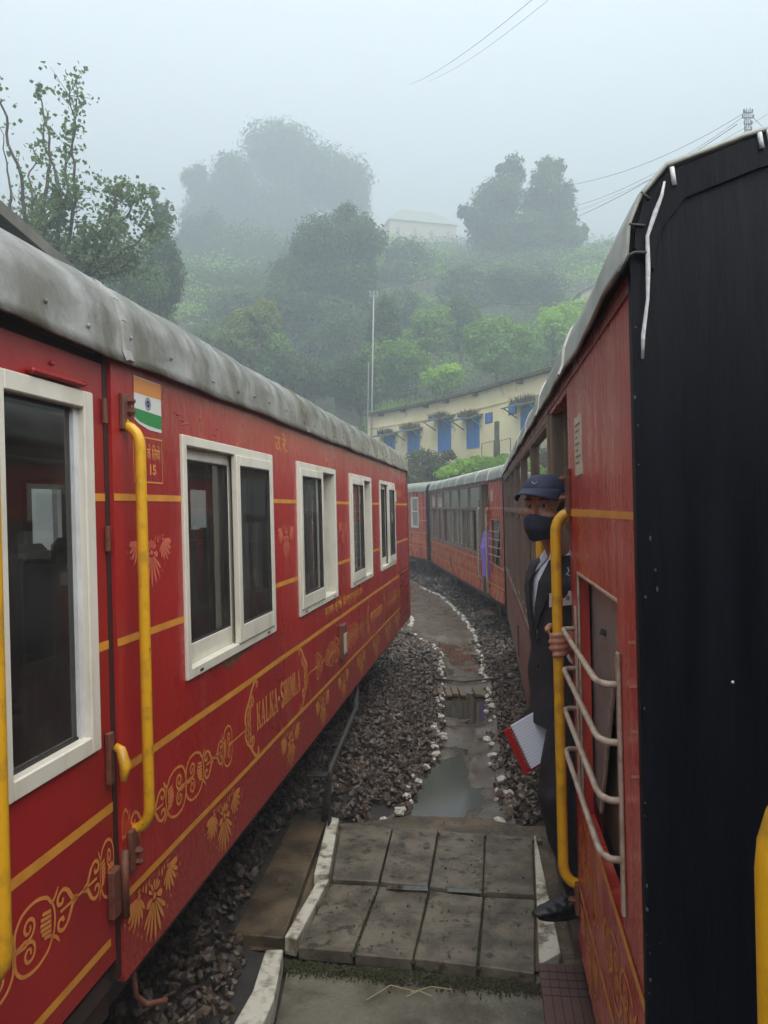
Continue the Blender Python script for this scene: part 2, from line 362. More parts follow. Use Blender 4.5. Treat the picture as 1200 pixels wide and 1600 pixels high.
# ------------------------------------------------------------------ crossing of slabs
cp = MB(); cp.poly([(-.72, 3.86, -.03), (1.3, 3.60, -.03), (1.35, 5.35, -.03), (-.62, 5.36, -.03)])
cross = cp.build('crossing_pavement', CONC2); cross['kind'] = 'structure'
def slab(quad, z0, z1, name, m, parent, bw=.006, n=1):
    mb = MB(); k = 0
    quad = [(x + random.uniform(-.004, .004), y + random.uniform(-.008, .008)) for x, y in quad]; b = [(x, y, z0) for x, y in quad]; t = [(x, y, z1 + random.uniform(-.004, .004)) for x, y in quad]
    mb.v = b + t; mb.f = [(3,2,1,0), (4,5,6,7), (0,1,5,4), (1,2,6,5), (2,3,7,6), (3,0,4,7)]
    o = mb.build(name, m, parent); bevel(o, bw, 2); return o
rows = [([(-.43,3.80),(-.15,3.75),(.14,3.69),(.45,3.64),(.715,3.58)], [(-.31,4.45),(-.03,4.42),(.26,4.37),(.56,4.31),(.85,4.28)]),
        ([(-.31,4.47),(-.03,4.44),(.26,4.39),(.56,4.33),(.85,4.30)], [(-.37+.0,5.29),(.06,5.21),(.37,5.17),(.68,5.12),(.98,5.03)])]
rows[1][1][0] = (-.30, 5.27)
rows[0][0][0] = (-.43, 3.80)
for ri, (nr, fr) in enumerate(rows):
    for i in range(4):
        g_ = .006
        q = [(nr[i][0]+g_, nr[i][1]+g_), (nr[i+1][0]-g_, nr[i+1][1]+g_), (fr[i+1][0]-g_, fr[i+1][1]-g_), (fr[i][0]+g_, fr[i][1]-g_)]
        slab(q, -.05, .012 + (.012 if ri == 1 else 0) + random.uniform(-.007, .007), 'paving_slab', CONC, cross)
# white kerbs
def kerb(pts_l, pts_r, z0, z1, lab=None, name='kerb_stone', parent=cross):
    n = len(pts_l); mb = MB()
    for (a, b) in zip(pts_l, pts_r): mb.v += [(a[0], a[1], z0), (b[0], b[1], z0), (b[0], b[1], z1), (a[0], a[1], z1)]
    for i in range(n - 1):
        k = 4 * i; mb.f += [(k, k+4, k+5, k+1), (k+1, k+5, k+6, k+2), (k+2, k+6, k+7, k+3), (k+3, k+7, k+4, k)]
    mb.f += [(0, 1, 2, 3), (4*n-1, 4*n-2, 4*n-3, 4*n-4)]
    o = mb.build(name, WCONC, parent); bevel(o, .008, 2); return o
kerb([(-.50,3.84),(-.385,4.42)], [(-.435,3.82),(-.318,4.44)], -.05, .045)
kerb([(-.41,4.46),(-.385,5.30)], [(-.32,4.47),(-.31,5.27)], -.05, .06)
kerb([(.86,3.72),(1.0,5.05)], [(.735,3.62),(.87,4.3),(.99,5.05)][::2], -.05, .035)
kerb([(-.66,3.0),(-.585,3.40),(-.575,3.72)], [(-.53,3.0),(-.48,3.35),(-.49,3.72)], -.06, .05)
slab([(-.77,3.90),(-.505,3.86),(-.40,5.25),(-.63,5.33)], -.05, .028, 'apron_slab', CONC2, cross)
slab([(-.30,5.29),(1.0,5.06),(.9,5.36),(.25,5.45),(-.02,5.40)], -.05, .02, 'apron_slab', CONC2, cross) if False else None
mb = MB(); q = [(-.38,5.30),(.06,5.225),(.37,5.185),(.68,5.135),(1.05,5.05),(.95,5.30),(.6,5.42),(.2,5.46),(-.1,5.36)]
mb.v = [(x, y, -.06) for x, y in q] + [(x, y, .004) for x, y in q]; nq = len(q)
mb.f = [tuple(reversed(range(nq))), tuple(range(nq, 2*nq))] + [(i, (i+1) % nq, nq + (i+1) % nq, nq + i) for i in range(nq)]
bevel(mb.build('apron_slab', CONC2, cross), .008)
# near apron, lower, with a mossy strip
vs = []; fs = []
for i in range(40):
    for j in range(30):
        x = -.47 + 1.5 * i / 39; yy = 1.9 + (3.74 - 1.9) * j / 29
        vs.append((x, yy, -.05 + .008 * noise.noise(Vector((x * 3, yy * 3, 0)))))
for i in range(39):
    for j in range(29): k = i*30 + j; fs.append((k, k+30, k+31, k+1))
pydata('concrete_apron', vs, fs, CONC3, smooth=True)['kind'] = 'structure'
N = 5200; mx_ = RNG.uniform(-.5, .98, N); my = 3.78 - .155 * (mx_ + .5) - np.abs(RNG.normal(0, .045, N)) - .0
pts = np.stack([mx_, my, -.045 + RNG.uniform(0, .012, N)], 1)
m_ = scatter('moss', pts, RNG.uniform(.003, .008, N), MOSS); tag(m_, 'strip of dark green moss along the slab edge', 'moss', kind='stuff')
mb = MB()
for dx, dy, l in ((0,0,.2),(.02,.01,-.22),(-.02,-.03,.12)): mb.tube([(.12+dx, 3.52+dy, -.035), (.12+dx+l*.5, 3.53+dy+.01, -.02), (.12+dx+l, 3.5+dy+l*.2, -.035)], .0025, 5)
tag(mb.build('straw', mat('straw', (.35, .3, .15), .6)), 'few dry yellow straws lying on the mossy concrete', 'straw')
n_ = 260; gx = RNG.uniform(-.4, .9, n_); gy = RNG.uniform(3.7, 5.3, n_)
tag(scatter('grit', np.stack([gx, gy, np.full(n_, .022)], 1), RNG.uniform(.003, .009, n_) ** 1.0, ROCK), 'loose grit and crumbs scattered over the slabs', 'grit', kind='stuff')
mx2 = []; 
for i_ in range(1, 4):
    for _ in range(420):
        f_ = random.random(); f_ = f_ * f_; a_, b_ = rows[0][0][i_], rows[0][1][i_]; mx2.append((a_[0] + (b_[0]-a_[0])*f_ + random.gauss(0, .006), a_[1] + (b_[1]-a_[1])*f_, -.004 + random.uniform(0, .008)))
tag(scatter('moss', np.array(mx2), RNG.uniform(.003, .007, len(mx2)), MOSS), 'thin moss in the joints of the front slabs', 'moss', kind='stuff')
# shallow puddle by slab joint: flat wet sheets
for k, (x0, y0, x1, y1) in enumerate(((.02,4.36,.25,4.42),(.36,4.33,.54,4.385))):
    pydata('puddle', [(x0,y0,.0235),(x1,y0-.02,.0235),(x1,y1-.03,.0235),(x0,y1-.01,.0235)], [(0,1,2,3)], WATER, cross)
# small planks and pipe across the path
pb = empty('plank_bridge', (.95, 9.35, 0), 'row of short worn planks laid over the wet path', 'planks')
for i in range(7):
    if i in (4,): continue
    x = -.30 + i * .085 + random.uniform(-.01, .01)
    mb = MB().box((x, -.28 + random.uniform(-.03,.03), -.045), (x + .072, .13 + random.uniform(-.03,.03), -.02 + random.uniform(0, .012)))
    bevel(mb.build('plank', WOODL, pb), .004)
tag(MB().tube([(.62, 9.72, .02), (1.0, 9.66, -.0), (1.45, 9.72, .03), (2.0, 9.75, .05)], .014, 8).build('drain_pipe', mat('black pipe', (.03, .025, .022), .4), smooth=True),
    'thin dark pipe lying across the path at the planks', 'pipe')
for (x, y_, s) in ((.72,7.85,.075),(.98,7.4,.08),(1.08,7.38,.06),(.88,7.33,.06),(.92,5.95,.05),(.35,5.52,.035),(.12,3.62,.03)):
    o = link(bpy.data.objects.new('loose_rock', random.choice(SM))); o.location = (x, y_, -.05); o.scale = (s, s*.8, s*.75); o.rotation_euler.z = x * 9
    o.data = o.data.copy(); o.data.materials[0] = ROCK
    tag(o, {0.72: 'pale edged rock at the planks puddle, left side', .98: 'largest flat rock in the middle of the wet path', 1.08: 'rock right of the largest flat rock in the path',
            .88: 'small rock left of the largest flat rock in the path', .92: 'lone dark rock in the water short of the crossing', .35: 'small dark rock at the far edge of the crossing',
            .12: 'small grey stone on the moss in front of the slabs'}[x], 'rock')

# ------------------------------------------------------------------ rails and sleepers
RAIL = mat('rail steel', (.09, .05, .035), .45, col2=(.05, .03, .02), scale=8)
SLP = mat('sleeper', (.07, .055, .045), .7, col2=(.04, .03, .025), scale=4)
for nm, RR, lab in (('track', RA, 'narrow gauge track under the parked red train'), ('track', RB, 'narrow gauge track under the curved train')):
    tk = empty('railway_track', (0, 0, 0), lab, 'track', kind='structure')
    for off in (-.40, .40):
        pts = []
        for d in range(-26, 46, 1):
            an = R(d * 1.0); pts.append((OX + (RR + off) * math.cos(an) * 1.0, OY + (RR + off) * math.sin(an), .05))
        MB().tube(pts, .035, 6).build('rail', RAIL, tk, True)
    me = None
    for d in range(-44, 70):
        an = R(d * .6)
        if me is None:
            o = MB().box((-.75, -.1, -.05), (.75, .1, .012)).build('sleeper', SLP, tk); me = o.data
        else: o = link(bpy.data.objects.new('sleeper', me), tk)
        o.location = (OX + RR * math.cos(an), OY + RR * math.sin(an), 0); o.rotation_euler.z = an

# ------------------------------------------------------------------ carriages
def frameM(px, py, th, bank=1.4, dz=0):
    """matrix whose origin is the foot of a coach side; local x across (right), y along, z up; lean to the left"""
    th = R(th); b = R(bank); d = Vector((math.sin(th), math.cos(th), 0)); n = Vector((math.cos(th), -math.sin(th), 0)); up = Vector((0, 0, 1))
    ub = up * math.cos(b) - n * math.sin(b); nb = n * math.cos(b) + up * math.sin(b)
    o = Vector((px, py, EYE + dz)) - ub * EYE
    M = Matrix.Identity(4)
    for i in range(3): M[i][0] = nb[i]; M[i][1] = d[i]; M[i][2] = ub[i]; M[i][3] = o[i]
    return M
class Car:
    """side = +1: body lies to +x of its visible side; -1: to -x. Coordinates (a, t, h): a inward depth, t along, h height from eye level"""
    def __init__(s, root, side): s.root = root; s.s = side
    def c(s, a, t, h): return (s.s * a, t, h + EYE)
    def box(s, a0, a1, t0, t1, h0, h1, mb=None):
        mb = mb or MB(); mb.box(s.c(a0, t0, h0), s.c(a1, t1, h1)); return mb
    def part(s, name, m, boxes, parent=None, bv=0):
        mb = MB()
        for b in boxes: s.box(*b, mb=mb)
        o = mb.build(name, m, parent or s.root)
        if bv: bevel(o, bv)
        return o
    def tube(s, name, m, pts, r, parent=None, n=10): return MB().tube([s.c(*p) for p in pts], r, n).build(name, m, parent or s.root, True)
    def wall(s, name, m, t0, t1, h0, h1, holes, a=0, th=.035, parent=None, h0f=None):
        ts = sorted({t0, t1, *[x for h in holes for x in h[:2] if t0 < x < t1]}); hs = sorted({h0, h1, *[x for h in holes for x in h[2:] if h0 < x < h1]})
        ts2 = []
        for p, q in zip(ts, ts[1:]): n = max(1, int((q - p) / .5)); ts2 += [p + (q-p) * i / n for i in range(n)]
        ts = ts2 + [ts[-1]]; mb = MB()
        for p, q in zip(ts, ts[1:]):
            for u, v in zip(hs, hs[1:]):
                ct, ch = (p+q)/2, (u+v)/2
                if any(h[0] < ct < h[1] and h[2] < ch < h[3] for h in holes): continue
                for aa in (a, a + th): mb.poly([s.c(aa, p, u), s.c(aa, q, u), s.c(aa, q, v), s.c(aa, p, v)])
        for h in holes + [(t0, t1, h0, h1)]:
            p, q, u, v = h
            p, q, u, v = max(p, t0), min(q, t1), max(u, h0), min(v, h1)
            for e in (((p,u),(q,u)), ((q,u),(q,v)), ((q,v),(p,v)), ((p,v),(p,u))):
                mb.poly([s.c(a, *e[0]), s.c(a, *e[1]), s.c(a+th, *e[1]), s.c(a+th, *e[0])])
        bm = bmesh.new(); vv = [bm.verts.new(v) for v in mb.v]
        for f in mb.f: bm.faces.new([vv[i] for i in f])
        bmesh.ops.remove_doubles(bm, verts=bm.verts, dist=1e-5); bmesh.ops.recalc_face_normals(bm, faces=bm.faces)
        me = bpy.data.meshes.new(name); bm.to_mesh(me); bm.free(); me.materials.append(m); return link(bpy.data.objects.new(name, me), parent or s.root)
    # flat print: polygons lying on the side
    def flat(s, name, m, polys, t=0, h=0, sx=1, sy=1, a=-.0016, parent=None):
        vs = []; fs = []
        for pl in polys:
            k = len(vs); vs += [s.c(a, t + x * sx, h + y * sy) for x, y in pl]; fs.append(tuple(range(k, k + len(pl))))
        return pydata(name, vs, fs, m, parent or s.root)
    def text(s, name, m, body, t, h, width, height, a=-.0016, parent=None, bold=.02):
        """t is the end nearer the reader's left"""
        cu = bpy.data.curves.new('t', 'FONT'); cu.body = body; cu.size = 1; cu.offset = bold; cu.resolution_u = 2
        o = bpy.data.objects.new('t', cu); sc.collection.objects.link(o); dg = bpy.context.evaluated_depsgraph_get()
        me = bpy.data.meshes.new_from_object(o.evaluated_get(dg)); bpy.data.objects.remove(o); bpy.data.curves.remove(cu)
        co = np.array([v.co[:] for v in me.vertices]); lo = co.min(0); hi = co.max(0); dirn = -s.s
        for v in me.vertices:
            x = (v.co.x - lo[0]) / (hi[0] - lo[0]) * width; y = (v.co.y - lo[1]) / (hi[1] - lo[1]) * height
            v.co = s.c(a, t + dirn * x, h + y)
        me.materials.clear(); me.materials.append(m); me.name = name
        return link(bpy.data.objects.new(name, me), parent or s.root)

def ribbon(pts, w):
    """centre line -> quads; w a number or list"""
    n = len(pts); ws = w if isinstance(w, (list, tuple)) else [w] * n; L_ = []
    for i, p in enumerate(pts):
        a = pts[max(i-1, 0)]; b = pts[min(i+1, n-1)]; dx, dy = b[0]-a[0], b[1]-a[1]; d = math.hypot(dx, dy) or 1
        L_.append(((p[0] - dy/d*ws[i]/2, p[1] + dx/d*ws[i]/2), (p[0] + dy/d*ws[i]/2, p[1] - dx/d*ws[i]/2)))
    return [[L_[i][0], L_[i][1], L_[i+1][1], L_[i+1][0]] for i in range(n-1)]
def smooth(pts, k=4):
    out = []; n = len(pts)
    for i in range(n - 1):
        p0 = pts[max(i-1, 0)]; p1 = pts[i]; p2 = pts[i+1]; p3 = pts[min(i+2, n-1)]
        for j in range(k):
            t = j / k; out.append(tuple(.5 * ((2*p1[c]) + (-p0[c]+p2[c])*t + (2*p0[c]-5*p1[c]+4*p2[c]-p3[c])*t*t + (-p0[c]+3*p1[c]-3*p2[c]+p3[c])*t**3) for c in (0, 1)))
    return out + [pts[-1]]
def spiral(cx, cy, r0, r1, a0, turns, n=16): return [(cx + (r0 + (r1-r0)*i/n) * math.cos(a0 + turns*2*math.pi*i/n), cy + (r0 + (r1-r0)*i/n) * math.sin(a0 + turns*2*math.pi*i/n)) for i in range(n+1)]
def mir(polys, mx_=False, my_=False, ox=0): return [[((2*ox - x) if mx_ else x, -y if my_ else y) for x, y in pl] for pl in polys]
def heart():                                # joins its neighbour at x = 1; leaf at the left; y -1..1
    up = ribbon(smooth([(-.10,.43),(-.03,.33),(.08,.27),(.20,.40),(.48,.49),(.78,.45),(.95,.30),(.99,.12),(.97,0)]), [.025,.035,.045]+[.058]*30)
    up += ribbon([(.98,.015),(.87,.02)] + spiral(.66, .185, .175, .035, -1.0, -1.45, 32), [.055]*25 + [.045]*11)
    up += ribbon(smooth([(.08,.27),(.02,.15),(.0,.0)]), .045)
    lo = mir(up, my_=True); leaf = []
    for k in range(6):
        y = -.20 + k * .074; x1 = .13 + .25 * math.sqrt(max(0, 1 - (y/.26)**2)); leaf.append([(.10,y-.045),(x1,y+.0),(x1,y+.058),(.10,y+.013)])
    return [[(x, y * 2) for x, y in pl] for pl in up + lo + leaf]
def curl():                                 # small double curl, opening towards x=0, tip at x = 1
    up = ribbon(smooth([(1.25,0),(1.0,.08),(.84,.28),(.66,.52),(.38,.64),(.12,.50),(.14,.28),(.36,.24),(.42,.38)]), [.20]*4 + [.17]*8 + [.13]*25)
    return [[(x, y * 1.55) for x, y in pl] for pl in up + mir(up, my_=True) + ribbon([(.25,0),(1.0,0)], .10)]
def place(polys, x, y, sx, sy): return [[(x + px*sx, y + py*sy) for px, py in pl] for pl in polys]
H_ = heart(); C_ = curl()
def unit_double(x): # from x: curl, heart, mirrored heart, mirrored curl; .54 long
    return (place(mir(C_, mx_=True, ox=.5), x, 0, .09, .055) + place(H_, x + .09, 0, .18, .088) +
            place(mir(H_, mx_=True, ox=.5), x + .27, 0, .18, .088) + place(C_, x + .455, 0, .085, .055))
def unit_half(x):   # curl + heart; .18 long
    return place(mir(C_, mx_=True, ox=.5), x, 0, .07, .05) + place(H_, x + .07, 0, .12, .088)
def bar_(x0, x1, w=.008): return [[(x0, -w/2), (x1, -w/2), (x1, w/2), (x0, w/2)]]
def bracket():      # tall curly brace, spine towards x=0, ends at x=1, y -1..1
    up = ribbon(smooth([(.10,.0),(.02,.2),(.12,.42),(.30,.55),(.45,.70),(.60,.85),(.80,.99),(1.0,.93),(.92,.80)]), .10)
    for cx, cy, r in ((.28,.12,.18),(.30,.32,.16),(.55,.50,.16)): up += ribbon(spiral(cx, cy, r, .04, 2.4, -1.1, 12), .08)
    return up + mir(up, my_=True)
def tear(cx, cy, ang, r0, r1, w):
    ca, sa = math.cos(ang), math.sin(ang); pts = []
    for f, q in ((0,.25),(.35,.7),(.7,1),(.9,.75),(1,.2),(1,-.2),(.9,-.75),(.7,-1),(.35,-.7),(0,-.25)):
        d = r0 + (r1-r0)*f; pts.append((cx + ca*d - sa*q*w, cy + sa*d + ca*q*w))
    return pts
def fan():          # half medallion hanging from y=0, about .44 wide and .24 deep
    o = []
    for a, l in ((-140,.115),(-124,.130),(-107,.146),(-90,.156),(-73,.146),(-56,.130),(-40,.115)): o.append(tear(0, -.085, R(a), .022, l, .0092))
    for a in (-165, -15): o.append(tear(0, -.080, R(a), .018, .066, .014))
    for a in (35, 62, 90, 118, 145): o.append(tear(0, -.080, R(a), .018, .056, .0075))
    for sgn in (-1, 1):
        for a, l, w_ in ((-122,.070,.007),(-102,.088,.008),(-84,.098,.0085),(-66,.102,.0088),(-48,.102,.0088),(-30,.098,.009),(-9,.088,.014),(70,.024,.005),(110,.024,.005)):
            aa = R(a) if sgn > 0 else math.pi - R(a); o.append(tear(sgn*.118, -.028, aa, .013, l, w_))
        o.append(tear(sgn*.066, -.008, R(-90), .0, .034, .007)); o.append(tear(sgn*.040, -.006, R(-90), .0, .026, .005)); o.append(tear(sgn*.088, -.006, R(-90), .0, .022, .005))
        for i in range(6): o.append([(sgn*(.226 - i*.030) + .0045*math.cos(t), -.070 - i*.026 + .008*math.sin(t)) for t in np.linspace(0, 6.28, 7)[:-1]])
        o.append([(sgn*.118 + .009*math.cos(t), -.028 + .010*math.sin(t)) for t in np.linspace(0, 6.28, 9)[:-1]])
    o.append([(.013*math.cos(t), -.083 + .013*math.sin(t)) for t in np.linspace(0, 6.28, 9)[:-1]])
    return o
FAN = fan()
SLAB = {
 'K': [[(.05,0),(.42,0),(.42,.09),(.36,.09),(.36,.91),(.42,.91),(.42,1),(.05,1),(.05,.91),(.11,.91),(.11,.09),(.05,.09)], [(.36,.45),(.70,.92),(.62,.92),(.62,1),(.95,1),(.95,.92),(.86,.92),(.36,.33)], [(.42,.60),(.58,.68),(.92,.08),(.97,.08),(.97,0),(.60,0),(.60,.08),(.66,.08)]],
 'A': [[(.36,1),(.62,1),(.94,.09),(.98,.09),(.98,0),(.60,0),(.60,.09),(.66,.09),(.46,.80)], [(.36,1),(.48,.90),(.24,.09),(.34,.09),(.34,0),(.02,0),(.02,.09),(.10,.09)], [(.24,.26),(.72,.26),(.72,.36),(.24,.36)]],
 'L': [[(.06,0),(.46,0),(.46,.09),(.38,.09),(.38,.91),(.46,.91),(.46,1),(.06,1),(.06,.91),(.12,.91),(.12,.09),(.06,.09)], [(.46,0),(.92,0),(.92,.34),(.80,.34),(.72,.09),(.46,.09)]],
 'H': [[(.04,0),(.42,0),(.42,.09),(.36,.09),(.36,.91),(.42,.91),(.42,1),(.04,1),(.04,.91),(.10,.91),(.10,.09),(.04,.09)], [(.58,0),(.96,0),(.96,.09),(.90,.09),(.90,.91),(.96,.91),(.96,1),(.58,1),(.58,.91),(.64,.91),(.64,.09),(.58,.09)], [(.36,.45),(.64,.45),(.64,.56),(.36,.56)]],
 'I': [[(.20,0),(.80,0),(.80,.09),(.68,.09),(.68,.91),(.80,.91),(.80,1),(.20,1),(.20,.91),(.32,.91),(.32,.09),(.20,.09)]],
 'M': [[(.02,0),(.30,0),(.30,.09),(.24,.09),(.24,1),(.02,1),(.02,.91),(.08,.91),(.08,.09),(.02,.09)], [(.66,0),(.98,0),(.98,.09),(.93,.09),(.93,.91),(.98,.91),(.98,1),(.72,1),(.72,.09),(.66,.09)], [(.14,1),(.34,1),(.56,.25),(.44,.12)], [(.44,.12),(.56,.12),(.80,1),(.68,1)]],
 'S': ribbon(smooth([(.84,.68),(.80,.90),(.50,.97),(.20,.84),(.24,.62),(.50,.51),(.76,.38),(.80,.15),(.50,.03),(.20,.10),(.16,.32)]), [.10]*8 + [.26]*24 + [.10]*9),
 '-': [[(.15,.40),(.75,.40),(.75,.56),(.15,.56)]]}

def roof(car, t0, t1, prof, m, wid=2.1, wob=.006, seams=(), seam_m=None, name='roof'):
    """prof: (a, h) from the drip edge to the ridge, mirrored"""
    full = prof + [(wid - a, h) for a, h in reversed(prof[:-1])]; n = max(2, int((t1 - t0) / .09)); mb = MB(); k = len(full)
    for i in range(n + 1):
        t = t0 + (t1 - t0) * i / n
        for j, (a, h) in enumerate(full):
            q = Vector((a * 2.5, t * 2.2, h * 3)); e = wob * noise.noise(q) + wob * .7 * noise.noise(q * 2.7)
            drip = (noise.noise(Vector((t * 1.2, 5, 0))) * .007 + noise.noise(Vector((t * 7, 9, 0))) * .003) if j < 2 else 0
            mb.v.append(car.c(a - e, t, h + e + (drip if j == 0 else drip * .5)))
    for i in range(n):
        for j in range(k - 1): b = i*k + j; mb.f.append((b, b+1, b+k+1, b+k))
    o = mb.build(name, m, car.root, True); sol = o.modifiers.new('thick', 'SOLIDIFY'); sol.thickness = .008; sol.offset = 0
    half = full[:len(prof) + 2]
    for t in seams:
        mb = MB()
        for i in range(len(half) - 1):
            (a0, h0), (a1, h1) = half[i], half[i+1]; d = math.hypot(a1-a0, h1-h0) or 1; nx_, nh = -(h1-h0)/d*.009, (a1-a0)/d*.009
            w_ = .022; v = [car.c(a0, t-w_, h0), car.c(a1, t-w_, h1), car.c(a1, t+w_, h1), car.c(a0, t+w_, h0)]
            u = [car.c(a0+nx_, t-w_*.8, h0+nh), car.c(a1+nx_, t-w_*.8, h1+nh), car.c(a1+nx_, t+w_*.8, h1+nh), car.c(a0+nx_, t+w_*.8, h0+nh)]
            b = len(mb.v); mb.v += v + u; mb.f += [(b+4,b+5,b+6,b+7),(b,b+1,b+5,b+4),(b+2,b+3,b+7,b+6),(b+1,b+2,b+6,b+5),(b+3,b,b+4,b+7)]
        mb.build('roof_rib', seam_m or m, car.root)
    return o
def underframe(car, t0, t1, wid=2.1):
    s = car
    s.part('underframe', DARK, [(.16, wid-.16, t0+.1, t1-.1, -1.72, -1.50), (.10, .22, t0+.02, t1-.02, -1.62, -1.515)])
    for tb in (t0 + 1.75, t1 - 1.75):
        bg_ = s.part('bogie', DARK, [(.42, .50, tb-.85, tb+.85, -1.98, -1.80), (wid-.50, wid-.42, tb-.85, tb+.85, -1.98, -1.80), (.5, wid-.5, tb-.14, tb+.14, -1.95, -1.72),
                       (.38, .54, tb-.62, tb-.38, -2.05, -1.78), (.38, .54, tb+.38, tb+.62, -2.05, -1.78)])
        for dt in (-.5, .5):
            mb = MB(); c0 = .55; z = -1.79
            for a0, a1, r in ((.60,.68,.31),(.57,.60,.345),(wid-.68,wid-.60,.31),(wid-.60,wid-.57,.345)):
                mb.tube([s.c(a0, tb+dt, z), s.c(a1, tb+dt, z)], r, 24)
            mb.tube([s.c(.5, tb+dt, z), s.c(wid-.5, tb+dt, z)], .05, 10); mb.build('wheelset', DARK, bg_)
def handrail(car, t, htop, hbot, off, parent=None, m=None, r=.018, n=12):
    """rises from brackets on the wall, stands out by off"""
    pts = [(.0, t, htop)]; rb = .07
    for i in range(7): a = math.pi/2 * i/6; pts.append((-off + rb*.75 - rb*.75*math.sin(a) if off > rb else -off*math.sin(a), t, htop - .02 - rb*(1-math.cos(a))))
    for f in np.linspace(.15, .85, 6): pts.append((-off, t, htop + (hbot - htop) * f))
    for i in range(7): a = math.pi/2 * (1 - i/6); pts.append((-off*math.sin(a), t, hbot + .02 + rb*(1-math.cos(a))))
    pts.append((.0, t, hbot)); pts = [pts[0]] + pts[1:]
    return car.tube('handrail', m or YEL, pts, r, parent, n)

# ---- train on the left: white framed windows
thA = 8.3; nA = Vector((math.cos(R(thA)), -math.sin(R(thA)), 0)) * -1.2
MA = frameM(nA.x, nA.y, thA)
ca = empty('railway_carriage', None, 'parked red and gold coach with paired white sliding windows and a flag sticker', 'railway carriage', M=MA)
A = Car(ca, -1); TA0, TA1 = .35, 10.41
WINS = [(2.815, 4.02, 'shut'), (4.545, 5.67, 'open'), (6.235, 7.335, 'open'), (7.895, 9.065, 'shut')]
holes = [(a, b, -.672, .28) for a, b, _ in WINS]
A.wall('side_wall', RED, 2.287, TA1, -1.247, .505, holes)
A.wall('side_wall', RED, TA0, 1.55, -1.247, .505, [])
A.wall('skirt_panel', SKIRT, 2.287, TA1, -1.509, -1.248, [], a=.001)
A.wall('skirt_panel', SKIRT, TA0, 1.55, -1.509, -1.248, [], a=.001)
A.part('door_jamb', GAP, [(.012, .04, 2.259, 2.286, -1.49, .505), (.03, .05, 1.55, 1.58, -1.49, .505), (.036, .05, 1.55, 2.287, .45, .505), (.06, .9, 1.55, 2.287, -1.62, -1.46)])
A.part('far_side_wall', INTW, [(2.06, 2.1, TA0, TA1, -1.5, -.62), (2.06, 2.1, TA0, TA1, .24, .505)] + [(2.06, 2.1, a, b, -.62, .24) for a, b in zip([TA0, 1.35, 2.35, 3.75, 5.42, 6.9, 8.8], [.75, 1.55, 2.95, 4.93, 5.95, 7.9, TA1])])
A.part('far_window_frame', WHITE, [(2.03, 2.06, 4.93, 4.99, -.62, .24), (2.03, 2.06, 5.36, 5.42, -.62, .24), (2.03, 2.06, 4.93, 5.42, .18, .24)])
A.part('floor', INTD, [(.04, 2.06, TA0, TA1, -1.52, -1.46)]); A.part('ceiling', INTW, [(.036, 2.06, TA0, TA1, .48, .50)])
A.part('end_wall', RED, [(.0, 2.1, TA1, TA1+.03, -1.5, .50), (.036, 2.06, TA0, TA0 + .03, -1.5, .48)])
PROFA = [(-.035,.470),(-.022,.505),(-.014,.60),(.012,.67),(.075,.735),(.20,.785),(.42,.835),(.70,.885),(1.05,.905)]
roof(A, TA0 - .05, TA1 + .03, PROFA, ROOFA, wob=.006, seams=(2.35, 4.75, 6.9, 8.6), seam_m=ROOFA)
mb = MB()
for t in np.arange(.6, 10.3, .31):
    for (a, h) in ((-.024, .53 + random.uniform(-.02,.03)),) : mb.ell(A.c(a, t + random.uniform(-.08,.08), h), (.008, .008, .008), 6, 4)
mb.build('roof_bolt', ROOFA, ca)['kind'] = 'stuff'
underframe(A, TA0, TA1)
def white_window(car, t0, t1, h0, h1, mode, wm=WHITE):
    f = .04; dp = .085
    fr = car.part('window', wm, [(-.012, dp, t0, t0+f, h0, h1), (-.012, dp, t1-f, t1, h0, h1), (-.012, dp, t0+f, t1-f, h1-f, h1), (-.012, dp, t0+f, t1-f, h0, h0+f)], bv=.003)
    mid = (t0 + t1) / 2; i0, i1, j0, j1 = t0 + f, t1 - f, h0 + f, h1 - f
    for tt in (t0 + .12, t1 - .16): car.part('drain_slot', GAP, [(-.0135, -.0122, tt, tt + .035, h0 + .012, h0 + .022)], fr)
    def sash(a, b, d0, w=.048):
        o = car.part('sash', wm, [(d0, d0+.028, a, a+w, j0, j1), (d0, d0+.028, b-w, b, j0, j1), (d0, d0+.028, a+w, b-w, j1-w, j1), (d0, d0+.028, a+w, b-w, j0, j0+w*1.7)], fr, .003)
        mb = MB(); d = d0 + .014; mb.poly([car.c(d, a+w, j0+w), car.c(d, b-w, j0+w), car.c(d, b-w, j1-w), car.c(d, a+w, j1-w)]); mb.build('pane', GLS, fr)
        e = .006; jl = j0 + w*1.7; car.part('seal', DARK, [(d0+.002, d0+.012, a+w, a+w+e, jl, j1-w), (d0+.002, d0+.012, b-w-e, b-w, jl, j1-w), (d0+.002, d0+.012, a+w, b-w, jl, jl+e), (d0+.002, d0+.012, a+w, b-w, j1-w-e, j1-w)], fr)
    if mode == 'shut': sash(i0, mid + .045, .026); sash(mid - .005, i1, -.020)
    else:
        sash(i0, mid + .10, -.020); sash(i0 + .05, mid + .15, .034)
    return fr
for a, b, md in WINS: white_window(A, a, b, -.672, .28, md)
